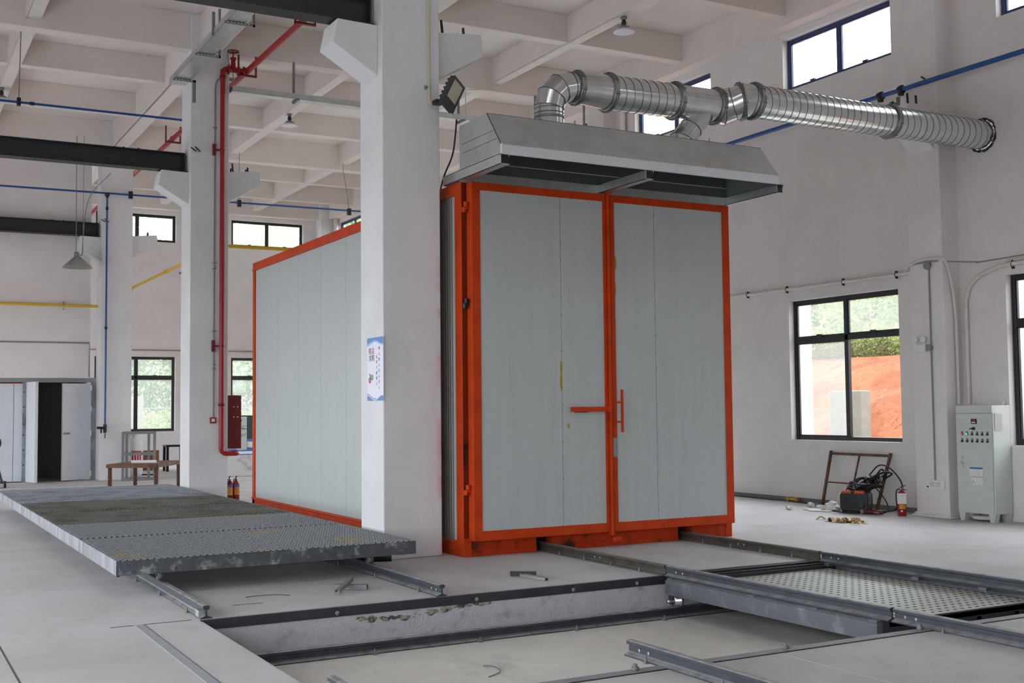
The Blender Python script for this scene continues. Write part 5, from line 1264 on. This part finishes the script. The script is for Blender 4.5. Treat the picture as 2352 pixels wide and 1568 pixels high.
for tx, x, z, s in (('N', 8.515, 1.15, .12), ('Q17', 8.535, .98, .1)):
    m = text_mesh(tx, s, basis((x, 29.983, z), (1, 0, 0), (0, 0, 1)), .001)
    if m.v: obj('lettering', m, 'ink', fc)
m = M().box(8.565, 8.64, 29.982, 29.985, 1.13, 1.16); obj('small_print', m, 'inkgrey', fc)
# trolley at the left edge
tl = thing('hand_trolley', 'black hand trolley with hose coil cut off by left edge', 'trolley', (2.45, 27.5, 0))
obj('hose_coil', M().ring((2.36, 27.5, .97), (.2, 1, 0), .15, .022, 22).ring((2.36, 27.53, .97), (.2, 1, 0), .13, .02, 22), 'rubber', tl)
obj('pole', M().tube([(2.44, 27.5, .82), (2.48, 27.5, .4), (2.55, 27.5, .12)], .022, 8).tube([(2.15, 27.5, .82), (2.2, 27.5, .4), (2.2, 27.5, .12)], .022, 8), 'flood', tl)
obj('base', M().box(2.1, 2.6, 27.3, 27.7, .1, .14), 'flood', tl)
for x in (2.12, 2.6):
    obj('wheel', M().lathe([(.01, -.02), (.075, -.02), (.075, .02), (.01, .02)], (x, 27.4, .075), (1, 0, 0), 16), 'rubber', tl)
# thin conduits on the far walls
tag(obj('wall_conduit', M().tube([(-3.5, 29.285, 3.27), (4.6, 29.285, 3.27), (4.6, 29.285, 2.45)], .02, 6), 'greytube'), 'thin grey conduit on the left wall above the doors', 'conduit')
tag(obj('wall_conduit', M().tube([(4.8, 37.18, 3.535), (13.0, 37.18, 3.535)], .02, 6), 'greytube'), 'thin grey conduit across the back wall above the windows', 'conduit')

# ------------------------------------------------------------------ outside
gm = M()
for a in ((-70, -14, -60, 120), (-14, 13.84, 37.46, 120), (13.86, 18, -60, 120), (-14, 13.84, -60, -8.3)): gm.box(*a, -.3, -.06)
struct('ground', gm, 'ground')
# orange earth bank behind the right wall
bkm = M(); nx, ny = 46, 110
from mathutils import noise as mnoise
def bank_z(x, y):
    t = min(1, max(0, (x - 17.2) / 8.0)); s = t * t * (3 - 2 * t)
    z = -.1 + 3.1 * s + (max(0, x - 25.2) * .012)
    if .02 < t < 1: z += .35 * mnoise.noise(Vector((x * .55 + y * .35, y * .22, 0))) + .16 * mnoise.noise(Vector((x * 1.3, y * 1.1, 4)))
    return z
for j in range(ny + 1):
    for i in range(nx + 1):
        x = 16.5 + (i / nx) ** 1.4 * 44; y = -14 + j * 76 / ny; bkm.v.append((x, y, bank_z(x, y)))
for j in range(ny):
    for i in range(nx):
        a = j * (nx + 1) + i; bkm.f.append((a, a + 1, a + nx + 2, a + nx + 1)); bkm.sm.append(True)
tag(obj('earth_bank', bkm, 'soil'), 'orange bare earth bank outside the right windows', 'earth bank')
tag(obj('concrete_post', M().box(18.0, 18.28, 17.62, 18.52, -.1, 1.9), 'concrete', None, .02), 'pale concrete post against the orange bank outside window', 'post', 'concrete posts outside')
tag(obj('concrete_post', M().box(8.30, 8.75, 43.6, 43.85, -.1, 2.18), 'concrete', None, .02), 'pale concrete post by the fence outside back window', 'post', 'concrete posts outside')
for y0, lb in ((15.45, 'white tiled pier outside, left of the earth bank view'), (6.6, 'white tiled pier outside the window at right edge'), (10.95, 'white tiled pier outside behind the control cabinet')):
    tag(obj('tiled_pier', M().box(13.86, 14.62, y0, y0 + .5, -.1, 8.6), 'tile'), lb, 'pier', 'white tiled piers outside')
# fence behind the building
fc_ = thing('railing_fence', 'grey steel bar fence outside the back windows', 'fence', (9, 43.8, 0))
m = M()
for z in (.35, 1.72): m.box(3, 15, 43.78, 43.82, z, z + .05)
obj('rail', m, 'greysteel', fc_)
for i in range(86):
    x = 3.05 + i * .14
    if 8.25 < x < 8.8: continue
    obj('bar', M().cyl((x, 43.8, 0), (x, 43.8, 1.98), .014, 5), 'greysteel', fc_)
# vegetation
def crown_mesh(name, n, rx, ry, rz, leaf, mt, rnd):
    m = M()
    for i in range(n):
        while True:
            p = Vector((rnd.uniform(-1, 1), rnd.uniform(-1, 1), rnd.uniform(-1, 1)))
            if .25 < p.length < 1: break
        c = Vector((p.x * rx, p.y * ry, p.z * rz)); a, b = rnd.uniform(0, 2 * PI), rnd.uniform(-.9, .9)
        d = Vector((math.cos(a) * math.cos(b), math.sin(a) * math.cos(b), math.sin(b))); s = d.cross(Vector((rnd.uniform(-1, 1), rnd.uniform(-1, 1), 1))).normalized()
        l = leaf * rnd.uniform(.6, 1.4); m.add([c - d * l, c + s * l * .4, c + d * l, c - s * l * .4], [(0, 1, 2, 3)])
    me = bpy.data.meshes.new(name); me.from_pydata(m.v, [], m.f); me.materials.append(MT[mt]); return me
rv = random.Random(3)
CR = [crown_mesh('foliage', 5200, 2.4, 2.4, 2.6, .13, 'leafA', rv), crown_mesh('foliage', 3800, 2.0, 2.0, 1.5, .12, 'leafB', rv), crown_mesh('foliage', 5200, 2.6, 2.6, 3.0, .14, 'leafC', rv)]
def tree(x, y, z, h, kind, label, group, s=1.0):
    t = thing('tree' if h > 1 else 'bush', label, 'tree' if h > 1 else 'bush', (x, y, z), group)
    if h > 1:
        tx = x + rv.uniform(-.3, .3)
        m = M().tube([(x, y, z - .2), (tx, y + .1, z + h * .5), (x, y, z + h)], [.15, .12, .05], 8); obj('trunk', m, 'bark', t)
    o = bpy.data.objects.new('foliage', CR[kind]); COL.objects.link(o); o.location = (0, 0, h); o.scale = (s, s, s); o.rotation_euler = (0, 0, rv.uniform(0, 6)); o.parent = t
    return t
for i in range(22):
    y = 11 + i * 1.25 + rv.uniform(-.4, .4); x = 27.5 + (i % 3) * 1.8 + rv.uniform(-.5, .5)
    tree(x, y, bank_z(x, y) - .05, rv.uniform(1.6, 2.4), (0, 2, 0)[i % 3], 'green tree growing on top of the orange bank', 'trees on the bank', rv.uniform(.7, .85))
for i in range(24):
    x = 3.5 + i * .75 + rv.uniform(-.5, .5); y = 48 + (i % 3) * 2.2 + rv.uniform(-.6, .6)
    tree(x, y, -.1, (3.2, 5.2, 8.6)[i % 3] + rv.uniform(-.4, .6), (0, 1, 2)[(i + i // 3) % 3], 'green tree beyond the fence behind the back windows', 'trees behind the fence', rv.uniform(.95, 1.2))
for i in range(12):
    x = 3.5 + i * 1.1 + rv.uniform(-.4, .4); y = rv.uniform(45.4, 47)
    tree(x, y, -.1, .9, 1, 'bright green bush behind the railing fence', 'bushes behind the fence', rv.uniform(.6, .9))
for i in range(12):
    y = 13 + i * 1.5; x = 26.8 + rv.uniform(-.3, .3)
    tree(x, y, bank_z(x, y) - .05, .45, 1, 'low green shrub among the brushwood on the bank', 'shrubs on the bank', rv.uniform(.42, .6))
for i in range(9):
    y = 12 + i * 2.0; x = 25.8 + rv.uniform(-.3, .5); m = M(); z = bank_z(x, y)
    for k in range(150):
        a = rv.uniform(0, PI); L_ = rv.uniform(.3, .9); p = Vector((x + rv.gauss(0, .4), y + rv.gauss(0, .7), z + rv.uniform(0, .5))); d = Vector((math.cos(a) * .5, math.sin(a), rv.uniform(-.3, .6))) * L_
        m.tube([p, p + d], .006, 3, cap=False)
    o = tag(obj('brushwood', m, 'twig'), 'dry brushwood along the top edge of the orange bank', 'brushwood', 'brushwood on the bank'); o['kind'] = 'stuff'

# ------------------------------------------------------------------ camera, light
R = Matrix(((0.87530969, 0.01883023, 0.48319599), (-0.48345351, 0.05531729, 0.87362046), (-0.01027862, -0.99829125, 0.0575233)))
cd = bpy.data.cameras.new('camera'); cam = bpy.data.objects.new('camera', cd); COL.objects.link(cam)
cd.sensor_width = 36; cd.sensor_fit = 'HORIZONTAL'; cd.lens = 36 * 2669 / 2352; cd.clip_start = .05; cd.clip_end = 400
mm = Matrix.Identity(4)
for i in range(3):
    mm[i][0] = R[i][0]; mm[i][1] = -R[i][1]; mm[i][2] = -R[i][2]
mm[2][3] = 1.6
cam.matrix_world = mm
scene.camera = cam
SKY0, SKY1 = 3.7, 8.0
w = bpy.data.worlds.new('overcast'); scene.world = w; w.use_nodes = True
nt = w.node_tree; nt.nodes.clear()
bg = nt.nodes.new('ShaderNodeBackground'); bg.inputs[0].default_value = (.90, .95, 1.0, 1); bg.inputs[1].default_value = 2.3
ow = nt.nodes.new('ShaderNodeOutputWorld'); nt.links.new(bg.outputs[0], ow.inputs[0])
# overcast sky, made brighter toward the back right to lift light in the rear hall
tc_ = nt.nodes.new('ShaderNodeTexCoord'); dt = nt.nodes.new('ShaderNodeVectorMath'); dt.operation = 'DOT_PRODUCT'
dt.inputs[1].default_value = (.62, .74, .25); nt.links.new(tc_.outputs['Generated'], dt.inputs[0])
mr = nt.nodes.new('ShaderNodeMapRange'); mr.interpolation_type = 'SMOOTHSTEP'
mr.inputs['From Min'].default_value = -.3; mr.inputs['From Max'].default_value = 1.1; mr.inputs['To Min'].default_value = SKY0; mr.inputs['To Max'].default_value = SKY1
nt.links.new(dt.outputs['Value'], mr.inputs['Value']); nt.links.new(mr.outputs['Result'], bg.inputs[1])
vs_ = scene.view_settings
scene.display_settings.display_device = 'sRGB'
vs_.view_transform = 'Standard'; vs_.look = 'None'; vs_.gamma = 1.0; vs_.use_curve_mapping = False; vs_.exposure = 0.35
cy = scene.cycles
cy.use_denoising = True; cy.max_bounces = 10; cy.diffuse_bounces = 7; cy.glossy_bounces = 4; cy.transparent_max_bounces = 16; cy.transmission_bounces = 4
cy.sample_clamp_indirect = 6.0; cy.caustics_reflective = False; cy.caustics_refractive = False
